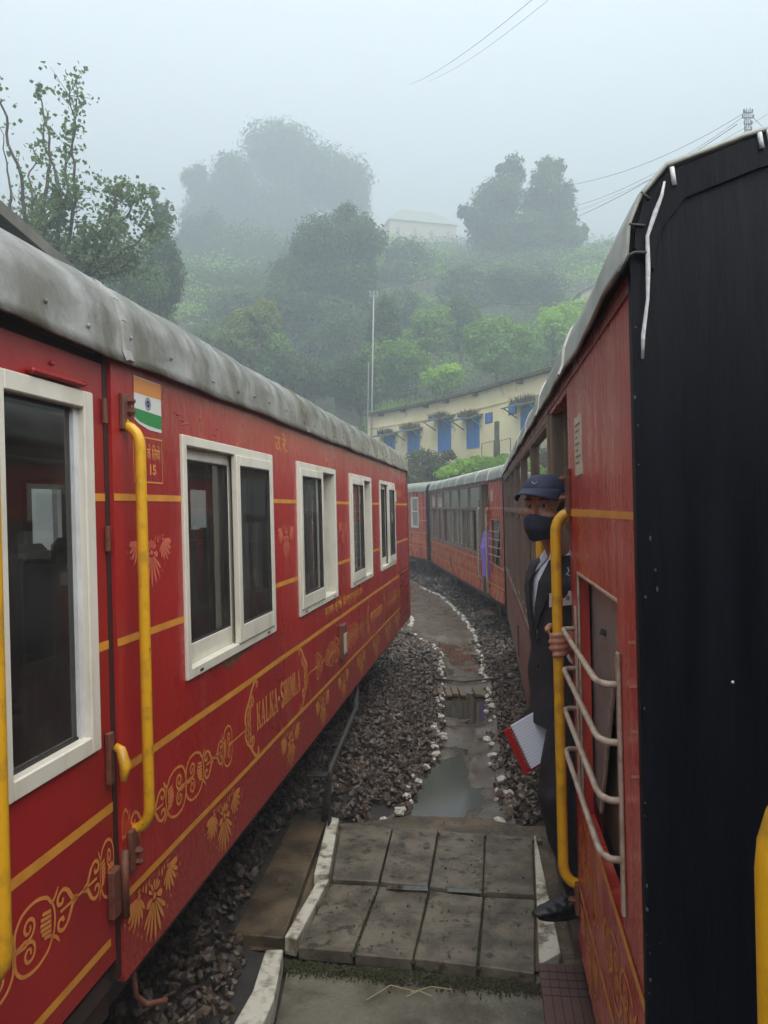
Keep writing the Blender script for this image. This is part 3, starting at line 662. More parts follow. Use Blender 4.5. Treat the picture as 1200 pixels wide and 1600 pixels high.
# curtains and seats seen through the glass
for a, b, _ in WINS:
    for t in (a + .06, (a+b)/2 + .02, b - .20):
        mb = MB(); ptsn = 18
        for i in range(ptsn + 1):
            tt = t + .16 * i / ptsn; dd = .13 + .018 * math.sin(i * 1.9); mb.v += [A.c(dd, tt, -.66), A.c(dd, tt, .30)]
        mb.f = [(2*i, 2*i+2, 2*i+3, 2*i+1) for i in range(ptsn)]; mb.build('curtain', CURT, ca, True)
for t in (1.2, 3.0, 3.85, 4.9, 5.75, 6.6, 7.5, 8.4, 9.3):
    for a0 in (.22, 1.25): 
        o = A.part('seat', SEAT, [(a0, a0+.62, t, t+.14, -1.05, -.17), (a0, a0+.62, t+.14, t+.55, -1.15, -1.02)], bv=.05)
# door
door = A.wall('door', DOORRED, 1.58, 2.257, -1.42, .448, [(1.745, 2.135, -.69, .305)], a=.014, th=.03)
f = .052
fr = A.part('door_window', WHITE, [(.0, .06, 1.70, 1.70+f, -.735, .345), (.0, .06, 2.178-f, 2.178, -.735, .345), (.0, .06, 1.70+f, 2.178-f, .345-f, .345), (.0, .06, 1.70+f, 2.178-f, -.735, -.735+f)], door, .004)
A.part('seal', DARK, [(.03, .045, 1.752, 1.76, -.683, .293), (.03, .045, 1.752, 2.10, -.683, -.675), (.03, .045, 1.752, 2.10, .285, .293)], door)
A.part('glazing_bead', PVC, [(.022, .05, 2.10, 2.128, -.683, .293)], door)
mb = MB(); mb.poly([A.c(.035, 1.75, -.69), A.c(.035, 2.13, -.69), A.c(.035, 2.13, .30), A.c(.035, 1.75, .30)]); mb.build('pane', GLS, door)
A.flat('stripe', GOLD, [[(2.178,.018),(2.257,.018),(2.257,.042),(2.178,.042)]], a=.0125, parent=door)
A.flat('stripe', GOLD, [[(2.178,-.445),(2.257,-.445),(2.257,-.417),(2.178,-.417)]], a=.0125, parent=door)
A.flat('stripe', GOLD, [[(1.58,-.955),(2.257,-.955),(2.257,-.925),(1.58,-.925)]], a=.0125, parent=door)
A.flat('stripe', GOLD, [[(1.58,-1.36),(2.225,-1.36),(2.225,-1.335),(1.58,-1.335)]], a=.0125, parent=door)
A.flat('scroll_ornament', ORN, [[p for p in pl] for pl in [pl for pl in unit_double(1.48) if min(p[0] for p in pl) > 1.585] + bar_(2.03, 2.10) + place(mir(C_, mx_=True, ox=.5), 2.095, 0, .075, .055) + place(H_, 2.17, 0, .085, .088)], h=-1.115, a=.0125, parent=door)
lt = A.part('latch', RUST, [(-.006, .012, 2.215, 2.245, -.86, -.70)], door, .003)
MB().tube([A.c(-.012, 2.236, -.745), A.c(-.03, 2.236, -.755), A.c(-.05, 2.224, -.80), A.c(-.048, 2.214, -.845)], [.012, .016, .019, .010], 10).build('latch_handle', YEL, lt, True)
for h in (-1.20, -.1, .3):
    hg = A.part('hinge', RUST, [(-.010, .012, 2.208, 2.262, h - .075, h + .075)], door, .004) if h < -1 else A.part('hinge', RUST, [(-.002, .012, 2.245, 2.262, h - .04, h + .04)], door, .003)
MB().tube([A.c(-.02, 2.262, -1.29), A.c(-.02, 2.262, -1.08)], .012, 8).build('hinge_pin', RUST, door, True)
A.part('drip_moulding', DOORRED, [(-.012, .014, 1.86, 2.12, .352, .368)], door, .006)
mb = MB()
for t, h in ((2.15, .37),(1.98, .40)): mb.ell(A.c(0.01, t, h), (.008,.008,.008), 8, 5)
mb.build('screw_head', DOORRED, door)
# handrails with brackets
def rail_bracket(car, t, h0, h1, parent, bolts):
    o = car.part('bracket', RUST, [(-.016, .0, t-.028, t+.028, h0, h1)], parent, .003); mb = MB()
    for h in bolts: mb.tube([car.c(-.016, t + .008, h), car.c(-.032, t + .008, h)], .012, 6); mb.tube([car.c(-.030, t + .008, h), car.c(-.038, t + .008, h)], .007, 6)
    mb.build('bolt', RUST, o); return o
hr = handrail(A, 2.365, .285, -1.075, .056); rail_bracket(A, 2.365, .25, .37, hr, (.345, .31)); rail_bracket(A, 2.345, -1.175, -1.045, hr, (-1.12, -1.155))
hr = handrail(A, 1.53, .285, -1.075, .115); rail_bracket(A, 1.53, .25, .37, hr, (.345, .31))
# stripes
segs = [(2.287, 2.815), (4.02, 4.545), (5.67, 6.235), (7.335, 7.895), (9.065, TA1 - .02)]
for a, b in segs:
    A.flat('stripe', GOLD, [[(a,.020),(b,.020),(b,.043),(a,.043)]])
    A.flat('stripe', GOLD, [[(a,-.445),(b,-.445),(b,-.419),(a,-.419)]])
def wavy(t0, t1, h0, h1, amp=.004):
    n = 40; ts = [t0 + (t1-t0)*i/n for i in range(n+1)]; g_ = [amp * noise.noise(Vector((t*1.3, h0, 0))) for t in ts]
    return [[(ts[i], h0+g_[i]), (ts[i+1], h0+g_[i+1]), (ts[i+1], h1+g_[i+1]), (ts[i], h1+g_[i])] for i in range(n)]
A.flat('waist_stripe', GOLD, wavy(2.287, 9.37, -.857, -.829)); A.flat('waist_stripe', GOLD, wavy(2.287, 9.42, -1.255, -1.230), a=-.002)
A.flat('waist_stripe', GOLD, wavy(9.42, TA1, -1.345, -1.325, .002), a=-.002)
HC = -1.058
A.flat('scroll_ornament', ORN, place(mir(H_, mx_=True, ox=.5), 2.285, 0, .05, .088)[:40] + place(C_, 2.34, 0, .08, .055) + bar_(2.43, 2.52), h=HC)
A.flat('scroll_ornament', ORN, unit_double(2.52) + bar_(3.06, 3.13) + unit_half(3.12) + bar_(3.31, 3.50), h=HC)
A.flat('scroll_ornament', ORN, bar_(4.69, 4.93) + mir(unit_half(4.92), mx_=True, ox=5.02) + bar_(5.12, 5.24) + unit_double(5.22) + bar_(5.76, 5.98) + unit_double(5.96) + bar_(6.5, 6.62) + unit_half(6.60) + bar_(6.8, 6.98), h=HC)
A.flat('scroll_ornament', ORN, bar_(8.12, 8.34) + unit_half(8.30) + unit_double(8.56) + bar_(9.1, 9.2) + unit_half(9.18), h=HC)
BR_ = bracket()
A.flat('scroll_bracket', ORN, place(BR_, 3.49, 0, .20, .185), h=-1.045); A.flat('scroll_bracket', ORN, place(mir(BR_, mx_=True, ox=.5), 4.50, 0, .20, .185), h=-1.045)
A.flat('scroll_bracket', ORN, place(BR_, 6.97, 0, .18, .185), h=-1.045); A.flat('scroll_bracket', ORN, place(mir(BR_, mx_=True, ox=.5), 7.96, 0, .18, .185), h=-1.045)
word = 'KALKA-SHIMLA'; wd = {'I': .62, '-': .72, 'M': 1.2}; tot = sum(wd.get(c_, 1) for c_ in word); x = 3.665; pol = []
for c_ in word:
    cw = .865 / tot * wd.get(c_, 1); pol += place(SLAB[c_], x, 0, cw * .97, .135); x += cw
A.flat('lettering', ORN, pol, h=-1.112)
A.text('lettering', ORN, 'कालका-िशमला', 7.16, -1.12, .76, .16, bold=.01)
A.text('lettering', GOLD, 'प्रथम श्रेणी डीलक्स कुर्सी यान', 5.24, -.80, 1.52, .115, bold=.01)
A.text('lettering', ORN, 'उ.रे.', 4.10, .315, .27, .11, bold=.02)
A.text('lettering', ORN, 'बैठने के िलये', 2.447, .165, .185, .055, bold=.012)
A.text('lettering', ORN, '- 15', 2.50, .112, .10, .038, bold=.04); A.text('lettering', ORN, 'RA 4', 9.40, .13, .32, .09)
fb = .004
A.flat('sign_border', ORN, [[(2.425,.083),(2.652,.083),(2.652,.083+fb*1.4),(2.425,.083+fb*1.4)], [(2.425,.238),(2.652,.238),(2.652,.238+fb*1.4),(2.425,.238+fb*1.4)],
                             [(2.425,.083),(2.425+fb,.083),(2.425+fb,.24),(2.425,.24)], [(2.652-fb,.083),(2.652,.083),(2.652,.24),(2.652-fb,.24)]])
# flag sticker
fl = A.flat('flag_sticker', FLW, [[(2.440,.296),(2.475,.284),(2.55,.270),(2.652,.268),(2.652,.444),(2.440,.444)]])
A.flat('flag_band', FLO, [[(2.4405,.388),(2.6515,.388),(2.6515,.4405),(2.4405,.4405)]], a=-.0022, parent=fl)
A.flat('flag_band', FLG, [[(2.4405,.305),(2.48,.292),(2.55,.284),(2.6515,.280),(2.6515,.329),(2.4405,.335)]], a=-.0022, parent=fl)
cx, cyy, r_ = 2.545, .360, .022; whl = []
for i in range(24):
    a0, a1 = 2*math.pi*i/24, 2*math.pi*(i+1)/24; whl.append([(cx+r_*math.cos(a0), cyy+r_*math.sin(a0)), (cx+r_*math.cos(a1), cyy+r_*math.sin(a1)), (cx+.87*r_*math.cos(a1), cyy+.87*r_*math.sin(a1)), (cx+.87*r_*math.cos(a0), cyy+.87*r_*math.sin(a0))])
    am = (a0+a1)/2; whl.append([(cx+.87*r_*math.cos(am), cyy+.87*r_*math.sin(am)), (cx+.004*math.cos(am+.6), cyy+.004*math.sin(am+.6)), (cx+.004*math.cos(am-.6), cyy+.004*math.sin(am-.6))])
A.flat('flag_wheel', FLB, whl, a=-.0024, parent=fl)
# medallions
for t in (2.50, 3.19, 4.28, 5.10, 5.82, 6.62, 7.45, 8.3, 9.1): A.flat('fan_ornament', ORN if t < 6 else GOLD, place(FAN, t, 0, 1.0 if t > 3 else .95, .97), h=-1.262, a=-.0025)
A.flat('fan_ornament', PALE, place(FAN, 2.545, 0, .80, .78), h=-.095); A.flat('fan_ornament', PALE, place(FAN, 4.29, 0, .80, .9), h=-.095)
A.flat('fan_ornament', PALE, place(FAN, 5.95, 0, .80, .9), h=-.095)
# wrinkled edge of the vinyl above the windows, bare patch, small box, louvre, plate, brake pipe
for t0, n_c in ((2.74, 3), (3.15, 2), (4.62, 3), (5.62, 3), (6.6, 2)):
    mb = MB()
    for k in range(n_c):
        l = random.uniform(.06, .14); x0 = t0 + random.uniform(0, .1); sl_ = random.uniform(-.25, .35); y0 = .312 + .022*k
        mb.tube([A.c(.0005, x0 + l*i/6, y0 + sl_*l*i/6 + .006*noise.noise(Vector((i*.9, k*3, t0)))) for i in range(7)], [.0008,.002,.0035,.004,.003,.002,.0008], 6)
    mb.build('vinyl_crease', RED, ca, True)
mb = MB(); pts = [(3.08,-.676),(3.14,-.690),(3.2,-.686),(3.27,-.712),(3.31,-.735),(3.36,-.712),(3.42,-.718),(3.50,-.692),(3.58,-.698),(3.66,-.676)]
A.flat('bare_patch', RUST, [pts], a=-.001)
bx = A.part('label_holder', RUST, [(-.03, 0, 5.70, 5.86, -1.16, -.90)], bv=.004); A.part('label_card', PAPER, [(-.034, -.031, 5.725, 5.835, -1.12, -.97)], bx)
A.part('plate', PAPER, [(-.005, 0, 9.12, 9.26, .06, .20)])
lv = A.part('louvre', RUST, [(-.004, .0, 9.44, 10.28, -1.35, -.79)])
for i in range(14): A.part('slat', RED, [(-.022, -.004, 9.46, 10.26, -1.335 + i*.0385, -1.318 + i*.0385)], lv)
A.tube('brake_pipe', DARK, [(.20, 6.9, -1.58), (.06, 6.7, -1.60), (-.02, 6.2, -1.66), (-.03, 5.15, -1.80), (-.03, 5.08, -1.90), (.0, 5.06, -2.12)], .022)
A.part('pipe_bracket', DARK, [(-.045, -.035, 5.02, 5.10, -2.14, -1.80), (-.045, .10, 5.02, 5.10, -1.82, -1.80)], bv=.003)
A.tube('step_pipe', RUST, [(.06, 2.45, -1.55), (.05, 2.45, -1.66), (.02, 2.47, -1.70), (-.04, 2.5, -1.70)], .010)
A.part('gutter_plate', RUST, [(-.012, .0, TA1-.02, TA1+.012, -1.50, .48)])

# ---- train on the right: coach B with timber windows (copied for the next one)
def build_b(root, ornate=False):
    B = Car(root, 1); T0, T1 = 1.575, 11.37; L_ = 1
    B.wall('vestibule_panel', REDB, T0, 2.775, -1.56, .465, [(1.835, 2.575, -1.00, -.222)])
    WT0, WT1 = 3.56, 11.22; nb_ = 6; bw_ = (WT1 - WT0) / nb_
    holes = [(WT0, WT1, -.85, .40)]
    B.wall('side_wall', BROWNRED if not ornate else REDB, 3.50, T1, -1.56, .465, holes, a=.002)
    B.part('door_lintel', REDB, [(.0, .05, 2.775, 3.50, .405, .463)])
    B.part('far_side_wall', INTW, [(2.06, 2.1, T0, T1, -1.55, -.75), (2.06, 2.1, T0, T1, .35, .465)] + [(2.06, 2.1, t, t + .16, -.75, .35) for t in np.arange(T0, T1 - .1, 1.05)])
    B.part('floor', INTD, [(.04, 2.06, T0, T1, -1.60, -1.532), (-.02, .04, 2.775, 3.50, -1.60, -1.532)]); B.part('ceiling', WOODL, [(.036, 2.06, T0, T1, .44, .46)])
    # end pieces that close the arch
    prof = [(-.030,.452),(-.016,.485),(-.010,.545),(.012,.60),(.060,.655),(.20,.70),(.40,.745),(.70,.79),(1.05,.81)]
    full = [(-.006, -1.58), (-.006, .45)] + prof[2:] + [(2.1 - a, h) for a, h in reversed(prof[2:-1])] + [(2.106, .45), (2.106, -1.58)]
    for t, t2 in ((T0 - .03, T0), (T1, T1 + .03)):
        mb = MB(); lo = [B.c(a, t, h - (.012 if h > .46 else 0)) for a, h in full]; hi = [B.c(a, t2, h - (.012 if h > .46 else 0)) for a, h in full]
        n = len(lo); mb.v = lo + hi; mb.f = [tuple(range(n)), tuple(reversed(range(n, 2*n)))] + [(i, n+i, n+(i+1) % n, (i+1) % n) for i in range(n)]
        mb.build('end_wall', ENDB, root)
    roof(B, T0 - .045, T1 + .04, prof, ROOFB, wob=.006, seams=np.arange(2.7, 11, 1.18), seam_m=mat('pale roof rib', (.62, .63, .58), .6))
    B.part('eave_board', BROWNRED, [(-.006, .03, T0, T1, .425, .4635)])
    # windows: timber mullions, fixed lights above, sliding sashes below
    wf = B.part('window_frame', WOODG, [(-.008, .05, WT0 - .05, WT0, -.90, .42), (-.008, .05, WT1, WT1 + .05, -.90, .42), (-.010, .05, WT0, WT1, -.90, -.85), (-.008, .05, WT0, WT1, .385, .42), (-.014, .05, WT0, WT1, -.055, -.02)], bv=.003)
    for i in range(nb_):
        a, b = WT0 + i * bw_, WT0 + (i+1) * bw_
        w1 = B.part('window', WOODG, [(-.006, .05, a, a + .035, -.85, -.055), (-.006, .05, b - .035, b, -.85, -.055), (-.006, .05, a, a + .035, -.02, .385), (-.006, .05, b - .035, b, -.02, .385), (-.004, .05, a + .035, b - .035, .372, .385), (-.004, .05, a + .035, b - .035, -.022, -.008), (-.004, .05, a + .035, b - .035, -.068, -.057), (.05, .06, a, a + .035, -.06, .0), (.05, .06, b - .035, b, -.06, .0)])
        MB().poly([B.c(.02, a+.035, -.02), B.c(.02, b-.035, -.02), B.c(.02, b-.035, .385), B.c(.02, a+.035, .385)]).build('pane', GLSD, w1)
        for k, (fa, fb2, d) in enumerate(((.0, .36, .0), (.33, .69, .03), (.66, 1.0, .0))):
            if (i + k) % 4 == 1: continue
            x0, x1 = a + .035 + (bw_ - .07) * fa, a + .035 + (bw_ - .07) * fb2
            B.part('sash', WOODG, [(d, d+.026, x0, x0+.045, -.85, -.055), (d, d+.026, x1-.045, x1, -.85, -.055), (d, d+.026, x0+.045, x1-.045, -.10, -.055), (d, d+.026, x0+.045, x1-.045, -.85, -.79)], w1)
            MB().poly([B.c(d+.013, x0+.04, -.80), B.c(d+.013, x1-.04, -.80), B.c(d+.013, x1-.04, -.09), B.c(d+.013, x0+.04, -.09)]).build('pane', GLSD, w1)
    for t in np.arange(4.3, 10.6, .9): B.part('seat', SEAT, [(.3, .95, t, t + .1, -1.0, -.30), (.3, .95, t+.1, t+.5, -1.12, -1.0)], bv=.03)
    # doorway
    B.part('door_post', WOODL, [(.0, .10, 3.42, 3.50, -1.55, .405), (.05, .10, 3.36, 3.42, -1.55, .405)], bv=.004)
    B.part('door_post', REDB, [(.002, .09, 2.775, 2.79, -1.55, .405)])
    dr = B.part('open_door', WOODL, [(.12, .80, 3.50, 3.53, -1.5, .38)], bv=.004)
    # vestibule opening with its shutter and bars
    mb = MB(); mb.v = [B.c(.055, 2.75, -.215), B.c(.055, 2.02, -.215), B.c(.055, 2.50, -.97), B.c(.055, 2.75, -.99)]; mb.f = [(0,1,2,3)]
    sh = mb.build('shutter_panel', STEEL, root); so_ = sh.modifiers.new('t', 'SOLIDIFY'); so_.thickness = .012
    MB().tube([B.c(.048, 2.02, -.22), B.c(.048, 2.50, -.97)], .007, 6).build('shutter_edge', BAR, sh)
    MB().tube([B.c(.042, 2.3, -.36), B.c(.036, 2.3, -.375)], .012, 8).build('rivet', DARK, sh)
    B.part('inner_panel', TANW, [(.085, .10, 1.7, 2.70, -1.10, -.15)])
    B.part('opening_trim', BAR, [(-.003, .05, 1.825, 2.585, -.222, -.212), (-.003, .004, 2.565, 2.577, -1.0, -.222)], bv=.002)
    gr = empty('window_guard', (0, 0, 0)); gr.parent = root
    for tt in (2.60, 1.785): B.part('guard_strap', BAR, [(-.010, -.001, tt, tt + .026, -.93, -.33)], gr, bv=.003)
    for h in (-.405, -.537, -.67, -.805):
        B.tube('bar', BAR, [(-.005, 2.612, h), (-.035, 2.612, h), (-.046, 2.60, h), (-.050, 2.57, h), (-.050, 1.87, h), (-.046, 1.83, h), (-.03, 1.803, h), (-.005, 1.80, h)], .0082, gr, 10)
    B.flat('corner_highlight', PINK, [[(T0, h), (T0 + .11, h * 1.07), (T0 + .11, h * 1.07 + .006), (T0, h + .007)] for h in (-.272, -.36, -.45, -.54)], a=-.0022)  # light catching the corner, painted on as pale flat strips
    # stripes and print
    B.flat('stripe', GOLD, [[(T0,-.026),(2.77,-.032),(2.77,-.006),(T0,-.010)]])
    B.flat('stripe', GOLD, [[(T0,-1.02),(2.775,-.965),(2.775,-.938),(T0,-.993)]], a=-.003); B.flat('stripe', GOLD, [[(T0,-1.335),(2.775,-1.33),(2.775,-1.305),(T0,-1.31)]])
    if ornate:
        B.flat('stripe', GOLD, [[(3.5,-.975),(T1,-.975),(T1,-.95),(3.5,-.95)]]); B.flat('stripe', GOLD, [[(3.5,-1.335),(T1,-1.335),(T1,-1.31),(3.5,-1.31)]])
        pol = []; x = 3.8
        while x < 11: pol += unit_double(x); x += .66
        B.flat('scroll_ornament', GOLD, pol, h=-1.15)
        for t in np.arange(4.0, 11.2, .9): B.flat('fan_ornament', GOLD, place(FAN, t, 0, 1, .9), h=-1.34)
        B.text('lettering', ORN, 'उ.रे. कालका-िशमला', 8.0, -.95, 1.0, .11)
    B.flat('scroll_ornament', ORN, unit_double(1.62) + bar_(2.16, 2.26) + unit_half(2.24) + bar_(2.42, 2.5) + unit_half(2.5), h=-1.165)
    B.flat('fan_ornament', ORN, place(FAN, 1.9, 0, 1, .9), h=-1.34); B.flat('fan_ornament', ORN, place(FAN, 2.5, 0, 1, .9), h=-1.34)
    B.flat('fan_ornament', PALE, place(FAN, 2.2, 0, 1, .9), h=-.07) if ornate else None
    B.part('notice', PAPER, [(-.003, .0, 2.385, 2.555, .10, .285)])
    mb = MB()
    for k in range(7): mb.poly([B.c(-.0035, 2.53, .255 - k*.02), B.c(-.0035, 2.41 + (k*37 % 5)*.015, .255 - k*.02), B.c(-.0035, 2.41 + (k*37 % 5)*.015, .262 - k*.02), B.c(-.0035, 2.53, .262 - k*.02)])
    mb.build('notice_print', mat('print grey', (.15, .13, .1), .6), root)
    h_ = handrail(B, 2.755, .0, -1.345, .052, m=YEL if not ornate else BAR, r=.0185); rail_bracket(B, 2.745, -.02, .135, h_, (.03, .10)); rail_bracket(B, 2.745, -1.42, -1.31, h_, (-1.38,))
    h_ = handrail(B, 3.545, .0, -1.345, .052, m=YEL if not ornate else BAR, r=.0185); rail_bracket(B, 3.555, -.02, .135, h_, (.03, .10))
    B.part('grab_slot', RUST, [(-.008, .0, 7.35, 7.5, -1.42, -1.12)])
    fs_ = B.part('footboard', GRATE, [(-.125, .06, 2.5, 3.14, -1.86, -1.835)], bv=.003)
    B.part('board_groove', mat('groove', (.02, .012, .01), .7), [(-.125 + .034*i, -.1215 + .034*i, 2.5, 3.14, -1.8352, -1.8342) for i in range(1, 6)] + [(-.125, .06, 2.93 + .05*i, 2.9335 + .05*i, -1.8352, -1.8340) for i in range(4)], fs_)
    underframe(B, T0, T1)
    return B
thB = 7.4; nB = Vector((math.cos(R(thB)), -math.sin(R(thB)), 0)) * .3
MBm = frameM(nB.x, nB.y, thB)
cb = empty('railway_carriage', None, 'red coach with a black end wall, barred window and a man in its doorway', 'railway carriage', M=MBm)
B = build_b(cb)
# sealant and cracked paint along the near end of this coach
prf = [(.0,.50),(.002,.53),(.018,.585),(.064,.640),(.20,.686),(.40,.731),(.70,.776),(1.05,.796)]; prf += [(2.1 - a, h) for a, h in reversed(prf[:-1])]
mb = MB(); pin = []
for i_, (a_, h_) in enumerate(prf): q_ = Vector((a_ - 1.05, h_ + .4)); q_ *= .965; pin.append((q_.x + 1.05, q_.y - .4 - .012))
for (a_, h_), (b_, g_) in zip(prf, pin):
    for tt in (1.545, 1.533): mb.v += [B.c(a_, tt, h_), B.c(b_, tt + (.004 if tt < 1.54 else 0), g_)]
for i_ in range(len(prf) - 1): k = 4*i_; mb.f += [(k+2, k+3, k+7, k+6), (k+3, k+1, k+5, k+7), (k, k+2, k+6, k+4)]
mb.build('end_rim', ENDB, cb)
t = 1.575 - .043
pr = [(-.004,.40),(.004,.48),(.016,.54),(.014,.60),(.030,.655),(.045,.672)]
B.tube('sealant_line', SEAL, [(.010,t,.285),(.012,t,.33),(.022,t,.40),(.024,t,.46),(.024,t,.52),(.040,t,.565),(.052,t,.595),(.058,t,.622)], [.0028,.0040,.0032,.0046,.0036,.0048,.0034,.002])
for a, h, l in ((.072,.648,.035),(.232,.70,.030),(.248,.705,.025)): B.tube('sealant_drip', SEAL, [(a,t,h),(a+.004,t,h-l)], .0045)
B.tube('roof_wire', DARK, [(-.028,t,.452),(-.012,t,.485),(.0,t,.49),(.026,t,.488)], .0035); B.tube('roof_wire', DARK, [(-.010,t,.545),(.02,t,.54)], .003); B.tube('roof_wire', DARK, [(.014,t,.605),(.03,t,.590)], .003)
MB().ell(B.c(.165, 1.543, -.34), (.003,.003,.003), 8, 5).build('screw_head', PVC, cb)
mb = MB()
for k in range(22):
    h = random.uniform(-1.1, .35); s_ = random.uniform(.0008, .0026); mb.ell(B.c(-.004 + random.uniform(0, .006 if k % 4 else .05), 1.5445, h), (s_, .001, s_*random.uniform(.6, 2.6)), 6, 4)
mb.build('chipped_paint', mat('chipped paint', (.07, .07, .075), .6), cb)['kind'] = 'stuff'
# coach C
P0 = frameM(0, 0, -3.4); c0 = P0 @ Vector((0, 1.575, EYE)); 
MC = frameM(1.885 - (c0.x - 0), 12.15 - c0.y, -3.4)
cc = empty('railway_carriage', None, 'timber windowed red coach on the bend with purple cloth hanging in its doorway', 'railway carriage', M=MC)
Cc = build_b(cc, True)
# coach D, white framed
P0 = frameM(0, 0, -14.0); c0 = P0 @ Vector((0, 0, EYE)); MD = frameM(1.25 - c0.x, 22.75 - c0.y, -14.0)
cd = empty('railway_carriage', None, 'farthest red coach on the bend, only its end with white window frames showing', 'railway carriage', M=MD)
D = Car(cd, 1)
hd = [(.85 + 1.55*i, 1.6 + 1.55*i, -.62, .28) for i in range(6)]
D.wall('side_wall', REDB, 0, 9.8, -1.56, .465, hd)
D.part('end_wall', ENDB, [(-.006, 2.106, -.03, 0, -1.58, .47)]); D.part('far_side_wall', INTW, [(2.06, 2.1, 0, 9.8, -1.55, .465)]); D.part('floor', INTD, [(.04, 2.06, 0, 9.8, -1.6, -1.53)])
roof(D, -.045, 9.8, [(-.030,.452),(-.016,.485),(-.010,.545),(.012,.60),(.060,.655),(.20,.70),(.40,.745),(.70,.79),(1.05,.81)], ROOFB)
for a, b, c_, d_ in hd:
    fr = D.part('window', WHITE, [(-.012, .05, a-.03, a+.03, c_, d_), (-.012, .05, b-.03, b+.03, c_, d_), (-.012, .05, a, b, d_-.03, d_+.03), (-.012, .05, a, b, c_-.03, c_+.03), (-.012, .04, a, b, -.16, -.12)])
    MB().poly([D.c(.02, a, c_), D.c(.02, b, c_), D.c(.02, b, d_), D.c(.02, a, d_)]).build('pane', GLSD, fr)
for h in (-.05, -.42): 
    D.flat('stripe', GOLD, [[(0,h),(.82,h),(.82,h+.025),(0,h+.025)]])
for h in (-.80, -1.22): D.flat('stripe', GOLD, [[(0,h),(9.8,h),(9.8,h+.025),(0,h+.025)]])
D.text('lettering', ORN, '-0651', 1.75, -1.13, 1.5, .2); D.text('lettering', ORN, 'उ.रे.', 1.2, -.92, .7, .1); D.flat('fan_ornament', GOLD, place(FAN, 1.3, 0, 1.4, 1.2), h=-1.24)
underframe(D, 0, 9.8)
# coach E, the photographer's own, behind the camera
ce = empty('railway_carriage', None, 'nearest coach at the right edge, showing only its blurred yellow handrail', 'railway carriage', M=MBm)
E_ = Car(ce, 1)
E_.wall('side_wall', REDB, -9, .66, -1.56, .465, [(-.55, .30, -1.53, .40), (-3.4, -1.2, -.7, .3), (-6.4, -4.0, -.7, .3)])
E_.part('end_wall', ENDB, [(.0, 2.1, .66, .68, -1.56, .465)]); E_.part('floor', INTD, [(.04, 2.06, -9, .66, -1.6, -1.54)]); E_.part('far_side_wall', INTW, [(2.06, 2.1, -9, .66, -1.55, .465)])
roof(E_, -9, .68, [(-.030,.452),(-.016,.485),(-.010,.545),(.012,.60),(.060,.655),(.20,.70),(.40,.745),(.70,.79),(1.05,.81)], ROOFB)
handrail(E_, .535, -.15, -1.345, .113, m=YEL, r=.0145)

# ------------------------------------------------------------------ station canopy behind the parked train
CAN = mat('canopy sheet', (.17, .155, .13), .6, col2=(.11, .10, .08), scale=2, bump=.2)
CANW = mat('canopy timber', (.13, .09, .06), .7, col2=(.08, .06, .04), scale=5)
cn = empty('station_canopy', (-4.0, 5, 0), 'grey brown platform canopy roof edge showing above the left coach', 'canopy')
def cl(x, y, z): return (x + 4.0, y - 5, z)
def ce_(y): return -3.59 - y * .052
mb = MB(); n = 60; vs = []; fs = []
for i in range(n + 1):
    y = -2 + 12.4 * i / n
    for j in range(3): vs.append(cl(ce_(y) - j * 2.2, y, 5.36 + j * .55 + (.018 if i % 2 else -.018)))
for i in range(n):
    for j in range(2): k = i*3 + j; fs.append((k, k+1, k+4, k+3))
o = pydata('roof', vs, fs, CAN, cn); sd = o.modifiers.new('s', 'SOLIDIFY'); sd.thickness = .01
mb = MB(); mb.v = []; 
def beam(name, p, q, w_, h_, m=CANW, par=cn):
    p, q = Vector(p), Vector(q); d = (q-p).normalized(); a = d.cross(Vector((0,0,1))).normalized() * w_/2; u = a.cross(d).normalized() * h_/2
    vs = [tuple(x + sa*a + su*u) for x in (p, q) for sa, su in ((-1,-1),(1,-1),(1,1),(-1,1))]
    return pydata(name, vs, [(3,2,1,0),(4,5,6,7),(0,1,5,4),(1,2,6,5),(2,3,7,6),(3,0,4,7)], m, par)
beam('fascia', cl(ce_(-2) + .02, -2, 5.30), cl(ce_(10.4) + .02, 10.4, 5.30), .04, .14, CAN)
for j in (.5, 1.6, 2.8): beam('purlin', cl(ce_(-2) - j, -2, 5.22 + j * .25), cl(ce_(10.6) - j, 10.6, 5.22 + j * .25), .08, .12)
for y in (1.5, 4.6, 7.7, 10.2):
    beam('rafter', cl(ce_(y) - .1, y, 5.10), cl(ce_(y) - 4.3, y, 6.1), .1, .14); beam('post', cl(ce_(y) - 2.6, y, 0), cl(ce_(y) - 2.6, y, 5.6), .14, .14)
beam('lamp_box', cl(ce_(8.4) - .15, 8.2, 5.02), cl(ce_(8.4) - .15, 8.6, 4.98), .22, .16, DARK)

# ------------------------------------------------------------------ yellow building above the bend
YW = mat('yellow limewash', (.92, .82, .54), .8, col2=(.86, .70, .40), scale=.8, bump=.2, bscale=8, col3=(.22, .18, .12), scale3=1.4, ramp3=(.60, .78), st3=(1, 1, .5))
CORN = mat('stained cornice', (.12, .10, .07), .8, col2=(.06, .06, .04), scale=3, bump=.4)
BLUE = mat('blue shutter paint', (.015, .19, .60), .5, col2=(.012, .14, .48), scale=6, stretch=(1, 1, .3)); BLUEF = mat('pale blue strut', (.05, .22, .48), .5)
SHADE = mat('mossy window shade', (.16, .14, .09), .8, col2=(.07, .08, .04), scale=5)
bl = empty('yellow_building', (3, 37, 4), 'long pale yellow building with blue shuttered windows on the bank above the bend', 'building')
ctr = [(-.95, 45.2), (1.82, 41.2), (4.33, 36.07), (5.8, 32.4), (6.87, 30.0), (9.2, 25.4)]
HR, HB = 7.55, 3.6
def bpt(x, y, z): return (x - 3, y - 37, z - 4)
